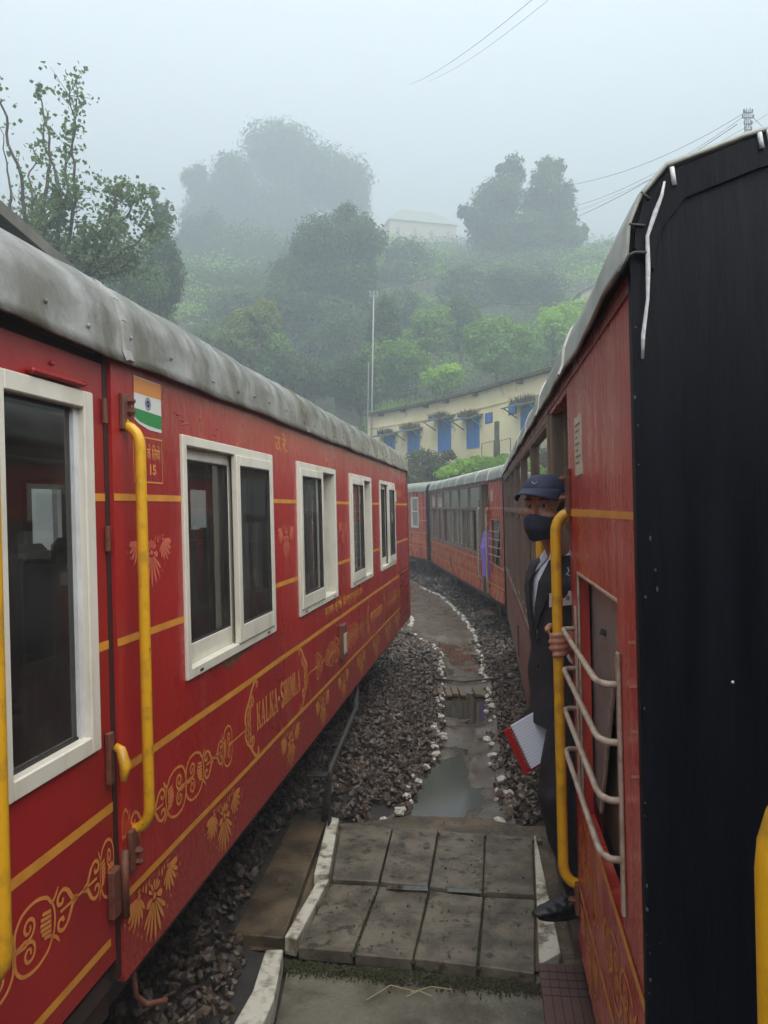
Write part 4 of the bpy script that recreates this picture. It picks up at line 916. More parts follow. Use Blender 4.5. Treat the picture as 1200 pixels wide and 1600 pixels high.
def outn(i):
    (x0, y0), (x1, y1) = ctr[i], ctr[i+1]; d = Vector((x1-x0, y1-y0, 0)).normalized(); return d, Vector((d.y, -d.x, 0))
WNS = []      # (segment-spanning) windows by u
def face_at(u):                            # where a direction from the viewer meets the facade
    k = (u - 600) / 1200
    for i in range(len(ctr) - 1):
        (x0, y0), (x1, y1) = ctr[i], ctr[i+1]; den = (x1-x0) - k*(y1-y0)
        s = (k*y0 - x0) / den
        if -.001 <= s <= 1.001: return i, Vector((x0 + s*(x1-x0), y0 + s*(y1-y0), 0))
    return None
wins = [(609, .52, 6.22, 5.05, 1), (647, .55, 6.30, 5.05, 1), (695, .62, 6.58, 4.95, 1), (740, .55, 6.36, 4.98, 1), (828, .62, 6.42, 4.95, 1)]
for i in range(len(ctr) - 1):
    (x0, y0), (x1, y1) = ctr[i], ctr[i+1]; d, nn = outn(i)
    back = [(x0 - nn.x*6, y0 - nn.y*6), (x1 - nn.x*6, y1 - nn.y*6)]
    v = [bpt(x0, y0, HB-1.5), bpt(x1, y1, HB-1.5), bpt(x1, y1, HR), bpt(x0, y0, HR), bpt(*back[0], HB-1.5), bpt(*back[1], HB-1.5), bpt(*back[1], HR), bpt(*back[0], HR)]
    pydata('wall', v, [(0,1,2,3), (5,4,7,6), (3,2,6,7)] + ([(4,0,3,7)] if i == 0 else []) + ([(1,5,6,2)] if i == len(ctr)-2 else []), YW, bl)
    def rib(name, m, z0, z1, out0, out1, dz=0):
        a, b = Vector((x0, y0, 0)) - d * .05, Vector((x1, y1, 0)) + d * .05; mb = MB()
        for p in (a, b):
            for o_, z in ((out0, z0), (out1, z0), (out1, z1), (out0, z1)): q = p + nn * o_; mb.v.append(bpt(q.x, q.y, z))
        mb.f = [(0,1,2,3), (7,6,5,4), (0,4,5,1), (1,5,6,2), (2,6,7,3), (3,7,4,0)]; return mb.build(name, m, bl)
    rib('roof', CORN, HR, HR + .12, -6.1, .30); rib('cornice', YW, HR - .78, HR - .74, -.002, .05)
    if i in (1, 2, 3): rib('plinth', CORN, HB - 1.4, HB + .1, -.01, .06)
def fbox(name, m, fp, d, nn, s0, s1, z0, z1, o0, o1, par=None, tilt=0):
    mb = MB()
    for s in (s0, s1):
        for o_, z in ((o0, z0), (o1, z0 - tilt), (o1, z1 - tilt), (o0, z1)): q = fp + d * s + nn * o_; mb.v.append(bpt(q.x, q.y, z))
    mb.f = [(0,1,2,3), (7,6,5,4), (0,4,5,1), (1,5,6,2), (2,6,7,3), (3,7,4,0)]; return mb.build(name, m, par or bl)
def tuftmesh(name, pts, m, l0, l1, wdt=.02, parent=None, droop=.4, per=1):
    n = len(pts); a = RNG.uniform(0, 6.28, n); l = RNG.uniform(l0, l1, n); dx, dy = np.cos(a), np.sin(a); t = RNG.uniform(.2, .9, n) * droop
    p = np.asarray(pts); w_ = wdt; px, py_ = -dy * w_, dx * w_; mid = p + np.stack([dx*l*t*.5, dy*l*t*.5, l*.6], 1); tip = p + np.stack([dx*l*t*1.3, dy*l*t*1.3, l*.95], 1)
    o = np.stack([px, py_, 0*px], 1); V = np.stack([p - o, p + o, mid + o*.7, mid - o*.7, tip + o*.1, tip - o*.1], 1).reshape(-1, 3)
    b = np.arange(n) * 6; F = np.concatenate([np.stack([b, b+1, b+2, b+3], 1), np.stack([b+3, b+2, b+4, b+5], 1)]); return npmesh(name, V, F, m, parent)
for u, hw, z1, z0, kind in wins:
    i, fp = face_at(u); d, nn = outn(i)
    wn = fbox('window', BLUE, fp, d, nn, -hw, hw, z0, z1, -.05, .03)
    for s in (-hw, -.03, hw - .06): fbox('shutter_stile', BLUEF, fp, d, nn, s, s + .06, z0, z1, .031, .055, wn)
    for z in (z0, (z0+z1)/2, z1 - .06): fbox('shutter_rail', BLUE, fp, d, nn, -hw, hw, z, z + .06, .031, .05, wn)
    sd = fbox('window_shade', SHADE, fp, d, nn, -hw - .45, hw + .35, z1 + .12, z1 + .17, .0, .75, tilt=.22)
    for s in (-hw - .3, hw + .2):
        q0 = fp + d * s + nn * .02; q1 = fp + d * s + nn * .7
        MB().tube([bpt(q0.x, q0.y, z1 - .45), bpt(q1.x, q1.y, z1 - .07)], .028, 5).build('strut', CORN if s < 0 else BLUEF, sd)
    for s in (hw - .1, hw + .3):
        q0 = fp + d * s + nn * .1; q1 = fp + d * (s - .9) + nn * .72; MB().tube([bpt(q0.x, q0.y, z1 - .02), bpt(q1.x, q1.y, z1 - .0)], .03, 5).build('strut', BLUEF, sd)
    pts = []
    for k in range(330):
        q = fp + d * random.uniform(-hw * 1.1, hw * .9) + nn * random.uniform(.0, .6); pts.append(bpt(q.x, q.y, z1 + .08))
    tuftmesh('weeds', pts, mat('dry weeds', (.10, .095, .04), .8, island=.4), .10, .38, .018, sd, 1.1)
for u, z0, z1 in ((764, 6.0, 6.48), (801, 6.17, 6.65)):
    i, fp = face_at(u); d, nn = outn(i); wn = fbox('small_window', CORN, fp, d, nn, -.33, .33, z0, z1, -.02, .02)
    fbox('pane', BLUE, fp, d, nn, -.27, .27, z0 + .06, z1 - .06, .021, .03, wn); fbox('glazing_bar', BLUEF, fp, d, nn, -.02, .02, z0 + .06, z1 - .06, .031, .04, wn)
i, fp = face_at(778); d, nn = outn(i)
fbox('wall_pipe', SHADE, fp, d, nn, -.12, .12, 4.2, 6.0, .0, .12)
for s0, s1 in ((-1.2, -.1), (.4, 1.3)):
    q = [fp + d * s0 + nn * .15, fp + d * s1 + nn * .15]; MB().tube([bpt(q[0].x, q[0].y, 4.0), bpt(q[0].x, q[0].y, 5.1), bpt(q[1].x, q[1].y, 5.15), bpt(q[1].x, q[1].y, 4.0)], .02, 5).build('handrail_pipe', CORN, bl)
for u in (598, 632, 668, 700, 745, 815):
    i, fp = face_at(u); d, nn = outn(i); fbox('roof_bracket', CORN, fp, d, nn, -.12, .12, HR - .16, HR - .001, 0, .22)

# ------------------------------------------------------------------ leaves
def leafverts(c, nrm, size, asp=.6):
    n = len(c); r = RNG.normal(size=(n, 3)); t = np.cross(nrm, r); t /= np.linalg.norm(t, axis=1)[:, None] + 1e-9; b = np.cross(nrm, t); b /= np.linalg.norm(b, axis=1)[:, None] + 1e-9
    s = size[:, None]; bend = nrm * s * .12
    V = np.stack([c - t*s*.5, c - b*s*asp*.5 + bend, c + t*s*.5, c + b*s*asp*.5 + bend], 1).reshape(-1, 3)
    F = np.arange(4 * n).reshape(n, 4); return V, F
def blob_leaves(blobs, n, size, clumps=60, spread=.16, shell=.55, flat=.33):
    """blobs: (centre, (rx, ry, rz)); leaves in clumps near each blob's surface"""
    vol = np.array([(b[1][0]*b[1][1]*b[1][2]) ** .667 for b in blobs]); vol /= vol.sum(); C = []; N = []
    for (c, r), f in zip(blobs, vol):
        m = max(6, int(clumps * f * len(blobs))); d = RNG.normal(size=(m, 3)); d /= np.linalg.norm(d, axis=1)[:, None]
        rad = RNG.uniform(shell, 1.12, m)[:, None]; cl_ = np.array(c) + d * rad * np.array(r); k = RNG.integers(0, m, int(n * f))
        sp = spread * np.array(r) * RNG.uniform(.6, 1.4, m)[k][:, None]
        off = RNG.normal(size=(len(k), 3)); off /= np.linalg.norm(off, axis=1)[:, None]; off = off * (RNG.uniform(0, 1, len(k)) ** .42)[:, None] * sp * 1.55; C.append(cl_[k] + off); nn = off / (np.linalg.norm(off, axis=1)[:, None] + 1e-6) * 1.3 + d[k] * .5 + RNG.normal(size=(len(k), 3)) * flat; N.append(nn)
    C = np.concatenate(C); N = np.concatenate(N); N[:, 2] += .4; N /= np.linalg.norm(N, axis=1)[:, None]
    return leafverts(C, N, size * RNG.uniform(.6, 1.35, len(C)))
def tree(name, label, cat, base, blobs, n, size, m, tr=.3, clumps=60, spread=.16, group=None, limbs=True, shell=.55, zb=None, twigs=3, sub=0):
    full_ = blobs
    if sub:
        nb2 = []
        for c, r in blobs:
            for _ in range(sub):
                d = Vector((random.gauss(0,1), random.gauss(0,1), random.gauss(.1,1))).normalized(); f = random.uniform(.38, .76); q = random.uniform(.40, .68)
                nb2.append(((c[0] + d.x*r[0]*f, c[1] + d.y*r[1]*f, c[2] + d.z*r[2]*f), (r[0]*q, r[1]*q, r[2]*q)))
            nb2.append((c, tuple(x*.6 for x in r)))
        blobs = nb2
    zb = gz1(*base) if zb is None else zb; t = empty(name, (base[0], base[1], zb), label, cat, group)
    B0 = [((c[0]-base[0], c[1]-base[1], c[2]-zb), r) for c, r in blobs]
    V, F = blob_leaves(B0, n, size, clumps, spread, shell); npmesh('crown', V, F, m, t)
    mb = MB(); top = max(c[2] for c, _ in B0); fork = Vector((random.uniform(-.2,.2), 0, min(c[2] for c, _ in B0) * .75 + .1))
    mb.tube([(0, 0, -.5), (fork.x*.4, 0, fork.z*.5), tuple(fork), (fork.x, 0, (fork.z + top)/2)], [tr*1.2, tr, tr*.8, tr*.3], 8)
    if limbs:
        for c, r in B0:
            c = Vector(c); mid = fork.lerp(c, .5) + Vector((0, 0, -.1*(c-fork).length)); mb.tube([tuple(fork), tuple(mid), tuple(c)], [tr*.5, tr*.32, tr*.15], 6)
            for k in range(twigs):
                dd = Vector((random.gauss(0,1), random.gauss(0,1), random.gauss(0.3,1))).normalized(); e = c + Vector((dd.x*r[0], dd.y*r[1], dd.z*r[2])) * .95
                mb.tube([tuple(c), tuple(c.lerp(e, .5) + Vector((0,0,.05))), tuple(e)], [tr*.15, tr*.10, tr*.04], 5)
    mb.build('trunk', BARK, t, True); return t
def bl_(u, v, Y, ru, rv, rd=None): # a round of foliage: centre and half sizes as seen from the platform
    c = P(u, v, Y); return ((c.x, c.y, c.z), (ru/1200*Y, rd if rd else ru/1200*Y, rv/1200*Y))

# leafy slender tree on the left: many upright shoots strung with leaves
def shoot_tree():
    Y = 22; base = (P(95, 0, Y).x, Y); zb = gz1(*base); t = empty('slender_tree', (base[0], base[1], zb), 'open crowned tree with upright leafy shoots rising behind the canopy', 'tree')
    S = [([(70,440),(95,330),(100,250),(112,170),(108,108)], 90), ([(60,440),(60,330),(48,240),(40,180),(28,140)], 60), ([(50,400),(20,300),(8,230),(2,170)], 80),
         ([(110,430),(140,330),(143,260),(150,185)], 170), ([(60,400),(75,290),(72,220),(55,150),(52,122)], 70), ([(20,400),(12,330),(5,260),(-10,190)], 120),
         ([(90,400),(100,300),(75,230),(80,180)], 90), ([(120,430),(170,350),(190,300),(200,270)], 200), ([(110,440),(180,380),(205,350),(214,322)], 160),
         ([(130,430),(165,330),(170,285),(172,262)], 160), ([(40,420),(90,380),(120,350),(125,310)], 260), ([(30,420),(60,370),(50,320),(40,300)], 260),
         ([(10,420),(5,380),(-15,340),(-30,300)], 240), ([(130,440),(160,420),(185,395),(195,375)], 200), ([(70,440),(40,380),(25,350),(15,330)], 260), ([(60,440),(120,400),(150,380),(160,360)], 260), ([(-20,440),(-40,300),(-50,200)], 200)]
    mb = MB(); C = []
    root = P(80, 520, Y) 
    mb.tube([(0,0,-.3), tuple(root - Vector((base[0], base[1], zb)))], [.16, .12], 8)
    for k, (pl, nl) in enumerate(S):
        dy = random.uniform(-2.2, 2.2); pts = [root] + [P(u + random.uniform(-2,2), v, Y) + Vector((0, dy * (i+1)/len(pl), 0)) for i, (u, v) in enumerate(pl)]
        loc = [Vector(p) - Vector((base[0], base[1], zb)) for p in pts]
        dense = []
        for i in range(len(loc)-1):
            for j in range(6): dense.append(loc[i].lerp(loc[i+1], j/6) + Vector((noise.noise(Vector((k, i*6+j, 0)) * .37), noise.noise(Vector((k, i*6+j, 9)) * .37), 0)) * .16)
        dense.append(loc[-1]); n = len(dense)
        mb.tube(dense, [.075 * (1 - i/n) ** 1.1 + .009 for i in range(n)], 5)
        if nl >= 130:
            for q in range(int(nl / 9)):
                i = random.randrange(n//3, n-1); p = dense[i]; sc_ = .62 * (1.15 - i/n * .5)
                e = p + Vector((random.gauss(0, 1), random.gauss(0, 1), random.gauss(.35, .7))).normalized() * random.uniform(.5, 1.3) * sc_ * 1.5
                mb.tube([p, e], [.012, .005], 4)
                for _ in range(15): C.append(p.lerp(e, random.uniform(.25, 1.1)) + Vector((random.gauss(0,1), random.gauss(0,1), random.gauss(0,1))) * .12)
        for i in range(n//3, n):
            if noise.noise(Vector((i * .31, k * 5.1, 0))) < -.12: continue
            for _ in range(9): p = dense[i]; C.append(p + Vector((random.gauss(0,1), random.gauss(0,1), random.gauss(0,1))) * (.15 if i < n * .8 else .10))
    C = np.array([tuple(c) for c in C]); N = RNG.normal(size=C.shape); N /= np.linalg.norm(N, axis=1)[:, None]
    V, F = leafverts(C, N, RNG.uniform(.08, .17, len(C)), .95); npmesh('crown', V, F, LEAF_G, t); mb.build('trunk', BARK, t, True)
shoot_tree()
tree('bushy_tree', 'hazy small leaved tree below the open tree at the canopy end', 'tree', (-15, 40), [bl_(150,420,40,60,45,2.0), bl_(60,400,40,70,60,2.0), bl_(215,450,41,46,45,1.6), bl_(100,480,40,110,50,2.2), bl_(-30,400,40,60,90,2), bl_(180,360,41,26,30,1)], 17000, .2, LEAF_G, .2, 260, .24, sub=4)
tree('tall_thin_tree', 'thin pale tree with one leafy tip left of the fog covered tree', 'tree', (-13.2, 46), [bl_(241,300,46,7,14,.5), bl_(258,345,46,16,28,1), bl_(250,400,46,24,45,1.5), bl_(235,450,46,40,40,2), bl_(268,430,46,20,40,1)], 9000, .22, LEAF_D, .15, 90, .2)
tree('fog_covered_tree', 'huge broad tree fading into fog, largest crown on the hill', 'tree', (-23.5, 195), [bl_(440,250,195,70,52,9), bl_(510,270,195,62,62,8), bl_(370,300,195,55,55,8), bl_(330,330,195,42,50,7), bl_(545,320,195,38,60,6), bl_(450,360,195,80,70,9), bl_(340,400,193,62,55,8), bl_(400,450,190,90,50,8), bl_(310,285,195,22,28,3), bl_(520,400,193,50,60,7), bl_(300,460,187,50,50,7)],
     90000, .98, LEAF_D, 1.3, 520, .28, sub=7)
tree('rounded_tree', 'dark leafy tree in front of the fog covered tree', 'tree', (-8.7, 80), [bl_(500,400,80,62,50,4), bl_(560,370,80,34,38,3), bl_(540,340,81,20,18,1.5), bl_(470,440,79,50,60,4), bl_(540,450,79,50,60,4), bl_(510,520,76,60,55,4), bl_(575,420,80,20,30,2), bl_(450,500,76,40,40,3)],
     45000, .42, LEAF_D, .6, 420, .26, sub=5)
tree('yellowish_bush', 'yellowish green bush left of the dark leafy tree', 'bush', (-10.5, 57), [bl_(385,530,57,42,38,2.5), bl_(410,500,57,25,25,2)], 9000, .26, LEAF_O, .15, 90, .2)  # olive leaves, yellower than the shrubs around it
tree('slope_tree', 'lone spreading tree on the foggy ridge beside the house on top', 'tree', (20.0, 122), [bl_(790,310,122,42,38,5), bl_(850,310,122,38,42,5), bl_(870,355,122,38,34,5), bl_(770,360,122,40,34,5), bl_(825,370,122,50,38,6), bl_(745,340,122,14,18,2), bl_(738,345,122,16,16,2), bl_(728,332,122,12,12,1.5), bl_(800,272,122,22,20,3), bl_(858,275,122,20,20,3), bl_(895,375,122,22,18,2.5), bl_(885,330,122,18,22,2), bl_(755,385,122,22,14,2), bl_(912,360,122,7,8,1), bl_(783,268,122,9,12,1)],
     24000, .70, LEAF_D, .6, 260, .26, shell=.35, sub=4)
for (u, v, Y, ru, rv, m, lab) in ((380,420,135,80,70,LEAF_D,'dark tree filling the space under the fog covered crown'), (500,440,120,70,60,LEAF_D,'dark misty tree right under the fog covered crown'), (320,400,140,40,60,LEAF_D,'misty tree at the left foot of the fog covered crown'), (345,500,100,75,60,LEAF_D,'broad dark tree below the left side of the fog covered tree'), (430,520,92,60,60,LEAF_G,'grey green tree between the fog covered tree and the parked roof'),
        (265,470,110,45,60,LEAF_G,'pale tree under the thin leafy tip, right of the open tree'), (520,560,70,60,50,LEAF_D,'low dark tree at the foot of the dark leafy tree'), (615,440,100,46,50,LEAF_G,'misty tree just below the hilltop house'),
        (560,500,88,40,60,LEAF_D,'dark tree behind the top of the thin pole'), (690,440,108,56,36,LEAF_D,'dark misty tree left of the spreading tree trunk'), (770,455,104,56,34,LEAF_D,'dark misty tree at the spreading tree trunk'),
        (860,445,108,56,34,LEAF_D,'dark misty tree right of the spreading tree trunk'), (930,430,130,40,28,LEAF_G,'pale tree at the right end of the ridge'), (655,500,84,50,36,LEAF_M,'green tree above the roof, between pole and rounded bush'),
        (720,530,72,44,40,LEAF_M,'leafy green tree touching the large rounded bush on its left'), (600,570,60,40,50,LEAF_M,'bushy green tree rising behind the left roof end')):
    bb = [bl_(u + random.uniform(-.45,.45)*ru, v + random.uniform(-.35,.35)*rv, Y, ru*.85, rv*.85, ru*.7/1200*Y) for _ in range(5)]
    tree('hillside_tree', lab, 'tree', (P(u, v, Y).x, Y), bb, 20000, .16 + .0036*Y, m, .25, 300, .28, sub=4, twigs=1)
for k, (u, v, Y, ru, rv, m, n, s, lab) in enumerate([
    (775, 540, 58, 62, 55, LEAF_M, 15000, .26, 'large rounded bright bush above the middle of the yellow building'), (870, 530, 60, 60, 50, LEAF_B, 13000, .27, 'bright green bush right of the large rounded bush'),
    (905, 495, 70, 40, 26, LEAF_B, 6000, .3, 'light green bush under the little gabled house'), (720, 500, 66, 30, 34, LEAF_G, 6000, .3, 'grey green bush left of the large rounded bush'),
    (665, 520, 64, 42, 36, LEAF_M, 8000, .3, 'mid green bush behind the thin white pole'), (640, 560, 58, 34, 40, LEAF_M, 6500, .26, 'green shrub just right of the thin pole'),
    (600, 520, 60, 26, 60, LEAF_D, 7000, .26, 'dark narrow shrub right behind the thin pole'), (690, 590, 54, 36, 26, LEAF_B, 6000, .22, 'grass green shrub over the roof of the yellow building'),
    (560, 600, 53, 40, 40, LEAF_D, 8000, .24, 'dark shrub at the left corner of the yellow building'), (480, 590, 55, 50, 40, LEAF_D, 9000, .26, 'dark shrub over the end of the parked coach roof'),
    (330, 530, 60, 50, 36, LEAF_G, 9000, .28, 'blue green shrub above the parked coach roof'), (425, 560, 58, 40, 40, LEAF_M, 7000, .26, 'green shrub below the yellowish bush'),
    (640, 440, 100, 50, 30, LEAF_D, 7000, .5, 'foggy shrub below the house on the ridge'), (720, 450, 90, 60, 36, LEAF_D, 9000, .45, 'dark shrub under the lone spreading tree, left side'),
    (820, 450, 92, 62, 38, LEAF_D, 9000, .45, 'dark shrub under the lone spreading tree, right side'), (905, 425, 112, 50, 28, LEAF_D, 6000, .5, 'faint shrub on the ridge right of the lone tree'),
    (940, 405, 140, 30, 22, LEAF_D, 4000, .6, 'palest far shrub on the right ridge'), (240, 520, 50, 60, 50, LEAF_G, 9000, .25, 'grey green shrub behind the canopy end'), (620, 480, 76, 40, 40, LEAF_G, 7000, .36, 'misty shrub above the top of the thin pole'),
    (550, 470, 84, 36, 40, LEAF_D, 5000, .4, 'misty dark shrub beside the dark leafy tree'), (380, 480, 80, 50, 40, LEAF_G, 8000, .4, 'misty shrub below the fog covered tree')]):
    c = P(u, v, Y); a, b = ru/1200*Y, rv/1200*Y; bb = [((c.x + random.uniform(-.6,.6)*a, c.y + random.uniform(-.5,.5)*a, c.z + random.uniform(-.55,.45)*b), (a*random.uniform(.4,.65),)*2 + (b*random.uniform(.4,.65),)) for _ in range(6)]
    tree('shrub', lab, 'shrub', (c.x, c.y), bb, n, s, m, .12, 110, .22, limbs=True, zb=min(gz1(c.x, c.y), c.z - b), twigs=1)
# shrubs in front of the yellow building
tree('variegated_shrub', 'round shrub with pale flower tips at the foot of the yellow building', 'shrub', (2.3, 37), [bl_(660,725,36,26,20,1.2), bl_(645,745,35,22,18,1.0), bl_(680,735,36,20,22,1.0), bl_(700,712,37,12,8,.6)], 9000, .12, leafmat('pale variegated leaves', (.10, .12, .055), .6), .06, 110, .2)
tree('bamboo_shrub', 'bright green shrub of narrow drooping leaves behind the second coach', 'shrub', (3.9, 34.5), [bl_(735,733,34,30,14,1.0), bl_(710,742,34,26,14,1.0), bl_(765,728,33.5,22,12,.9), bl_(790,722,33,18,10,.8), bl_(745,722,34,10,10,.5)], 9000, .17, LEAF_B, .05, 130, .2)
# ground cover over the whole slope: one mass
def undergrowth():
    n = 4600; x = RNG.uniform(-75, 75, n * 3); y = 46 + 190 * RNG.uniform(0, 1, n * 3) ** 1.6; r = np.hypot(x - OX, y - OY); k = (r > 65) & (np.abs(x) < y * .62); x, y = x[k][:n], y[k][:n]; z = gz(x, y)
    s = RNG.uniform(.6, 2.0, len(x)) * (1 + (y - 50) / 60); C = []; N = []; S = []
    for i in range(len(x)):
        m = 80; d = RNG.normal(size=(m, 3)); d[:, 2] = np.abs(d[:, 2]); d /= np.linalg.norm(d, axis=1)[:, None]; q = d * s[i] * RNG.uniform(.5, 1.05, m)[:, None] * np.array([1.25, 1.25, .9])
        C.append(q + np.array([x[i], y[i], z[i] - .15])); N.append(d + RNG.normal(size=(m, 3)) * .6); S.append(np.full(m, .17 + .0042 * (y[i] - 40)))
    C = np.concatenate(C); N = np.concatenate(N); N[:, 2] += .5; N /= np.linalg.norm(N, axis=1)[:, None]; S = np.concatenate(S) * RNG.uniform(.6, 1.4, len(C))
    V, F = leafverts(C, N, S); t = noise.noise
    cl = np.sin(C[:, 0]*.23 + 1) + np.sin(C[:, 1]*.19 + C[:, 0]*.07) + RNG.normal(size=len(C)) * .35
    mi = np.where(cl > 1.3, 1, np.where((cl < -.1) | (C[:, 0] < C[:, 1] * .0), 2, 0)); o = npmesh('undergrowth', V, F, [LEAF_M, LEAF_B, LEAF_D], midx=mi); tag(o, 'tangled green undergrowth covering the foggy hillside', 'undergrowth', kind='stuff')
undergrowth()
px = []; 
while len(px) < 26000:
    x = random.uniform(-6, 16); y = random.uniform(46.5, 58); r = math.hypot(x - OX, y - OY)
    if r > 66: px.append((x, y, gz1(x, y) - .05))
tag(tuftmesh('grass', px, LEAF_B, .3, .9, .035, None, .7), 'bright green long grass on the bank behind the yellow building', 'grass', kind='stuff')
px = []
while len(px) < 16000:
    y = random.uniform(26, 44); r = random.uniform(58.8, 61.0); x = OX + math.sqrt(max(0, r*r - (y-OY)**2)); px.append((x, y, gz1(x, y) - .03))
tag(tuftmesh('grass', px, LEAF_M, .12, .45, .02, None, .8), 'green weeds on the cutting side below the yellow building', 'grass', kind='stuff')

# ------------------------------------------------------------------ hill top house and little gabled house, far in the fog
def house(x, y, w_, d_, z0, hw, hr, label, ang, m):
    h = empty('hill_house', (x, y, z0), label, 'house'); h.rotation_euler.z = ang
    MB().box((-w_/2, -d_/2, -3), (w_/2, d_/2, hw)).build('wall', m, h)
    mb = MB(); e = .5; mb.v = [(-w_/2-e,-d_/2-e,hw),(w_/2+e,-d_/2-e,hw),(w_/2+e,d_/2+e,hw),(-w_/2-e,d_/2+e,hw),(-w_/4,0,hw+hr),(w_/4,0,hw+hr)]
    mb.f = [(0,1,5,4),(1,2,5),(2,3,4,5),(3,0,4),(0,3,2,1)]; mb.build('roof', mat('pale roof', (.30, .31, .27), .7), h)
    for k in range(4):
        xx = -w_/2 + w_ * (k + .5) / 4; fr = MB().box((xx-.5, -d_/2-.05, hw*.35), (xx+.5, -d_/2, hw*.75)).build('window', mat('dim window', (.12,.12,.11), .4), h)
FH = mat('far wall', (.50, .42, .30), .8)
c = P(652, 396, 232); house(c.x, c.y, 20.5, 12, c.z - 1, 8, 5.6, 'pale house on the hilltop nearly lost in fog', .25, FH)
c = P(925, 470, 82); gb = empty('gabled_house', (c.x, c.y, c.z - 1), 'little cream gabled house peeping over the bright bushes', 'house')
mb = MB(); mb.v = [(-1.6,-1.5,0),(1.6,-1.5,0),(1.6,-1.5,1.5),(0,-1.5,2.25),(-1.6,-1.5,1.5),(-1.6,3,0),(1.6,3,0),(1.6,3,1.5),(0,3,2.25),(-1.6,3,1.5)]; mb.f = [(0,1,2,3,4),(9,8,7,6,5),(0,4,9,5),(1,6,7,2)]; mb.build('wall', FH, gb)
mb = MB(); mb.v = [(-1.9,-1.8,1.40),(0,-1.8,2.33),(1.9,-1.8,1.40),(-1.9,3.2,1.40),(0,3.2,2.33),(1.9,3.2,1.40)]; mb.f = [(0,1,4,3),(1,2,5,4)]; o = mb.build('roof', mat('brown roof', (.12,.09,.07), .7), gb); o.modifiers.new('s','SOLIDIFY').thickness = .1

# ------------------------------------------------------------------ poles and wires
p0 = P(579, 700, 44.5); p1 = P(584, 456, 44.5)
pl = empty('thin_pole', (p0.x, p0.y, 3.6), 'thin pale metal pole rising at the left corner of the yellow building', 'pole')
q = lambda p: tuple(Vector(p) - Vector((p0.x, p0.y, 3.6)))
GP = mat('galvanised pole', (.30, .31, .29), .5)
MB().tube([(0, 0, 0), q(p1)], [.055, .035], 8).build('shaft', GP, pl, True)
MB().box(tuple(Vector(q(P(584,463,44.5))) - Vector((.25,.04,.04))), tuple(Vector(q(P(584,463,44.5))) + Vector((.25,.04,.04)))).build('crossarm', GP, pl)
mb = MB()
for dx in (-.2, 0, .2): a = Vector(q(P(584,460,44.5))) + Vector((dx,0,0)); mb.tube([a, a + Vector((0,0,.22))], [.06,.03], 6)
mb.build('insulator', GP, pl)
MB().tube([q(P(574,700,44.5)), q(P(576,565,44.5))], .03, 5).build('stay_pipe', GP, pl)
p0 = P(1172, 330, 66); pm = empty('power_mast', (p0.x, p0.y, gz1(p0.x, p0.y)), 'lattice power mast with crossarms above the dark coach end', 'mast')
def qm(u, v): return Vector(P(u, v, 66)) - pm.location
mb = MB(); zt = qm(1166, 172)
legs = [(-.16,-.16),(.16,-.16),(.16,.16),(-.16,.16)]
for dx, dy in legs: mb.tube([(dx*2, dy*2, 0), tuple(zt + Vector((dx, dy, 0)))], .03, 4)
zz = 0; k = 0
while zz < zt.z - .5:
    f0, f1 = zz/zt.z, (zz+.6)/zt.z
    for j in range(4): a, b = legs[j], legs[(j+1) % 4]; mb.tube([Vector((a[0]*(2-f0) + zt.x*f0, a[1]*(2-f0), zz)), Vector((b[0]*(2-f1) + zt.x*f1, b[1]*(2-f1), zz+.6))], .018, 3)
    zz += .6
mb.build('lattice', WIRE, pm)
for v, wd_ in ((178, .8), (186, 1.0), (196, .7), (205, .6), (214, .7)):
    c = qm(1167, v); MB().box(tuple(c - Vector((wd_/2,.05,.04))), tuple(c + Vector((wd_/2,.05,.04)))).build('crossarm', WIRE, pm)
    mb = MB()
    for s in (-1, 1): mb.tube([c + Vector((s*wd_/2.2,0,0)), c + Vector((s*wd_/2.2,0,.28))], .07, 6)
    mb.build('insulator', WIRE, pm)
def wire(label, a, b, sag, r, group='overhead wires across the foggy sky'):
    pts = []; a, b = Vector(a), Vector(b)
    for i in range(25): f = i/24; p = a.lerp(b, f); p.z -= sag * 4 * f * (1-f); pts.append(p - a)
    o = MB().tube(pts, r, 5).build('overhead_wire', WIRE, None, True); o.location = a; tag(o, label, 'wire', group)
wire('faint upper wire running left from the mast top', P(1162,178,66), P(880,292,80), 1.0, .022); wire('second faint wire below the mast top wire', P(1160,184,66), P(870,330,90), 1.2, .022)
wire('dark wire from the mast to the lone ridge tree', P(1150,196,66), P(905,338,96), .5, .034); wire('wire dipping from the ridge tree down the foggy slope', P(905,338,96), P(590,452,70), 1.2, .028)
wire('low wire above the bright bushes', P(960,468,60), P(770,474,64), .3, .022); wire('steep wire high overhead, darkest of the two at the top edge', P(840,-5,40), P(640,135,85), .5, .014)
wire('steep wire high overhead, right of the darkest one', P(866,-5,40), P(668,130,85), .5, .011); wire('short wire right of the mast', P(1172,182,66), P(1225,222,64), .3, .022); wire('faintest wire under the mast wires', P(1215,170,60), P(860,345,95), .8, .015)

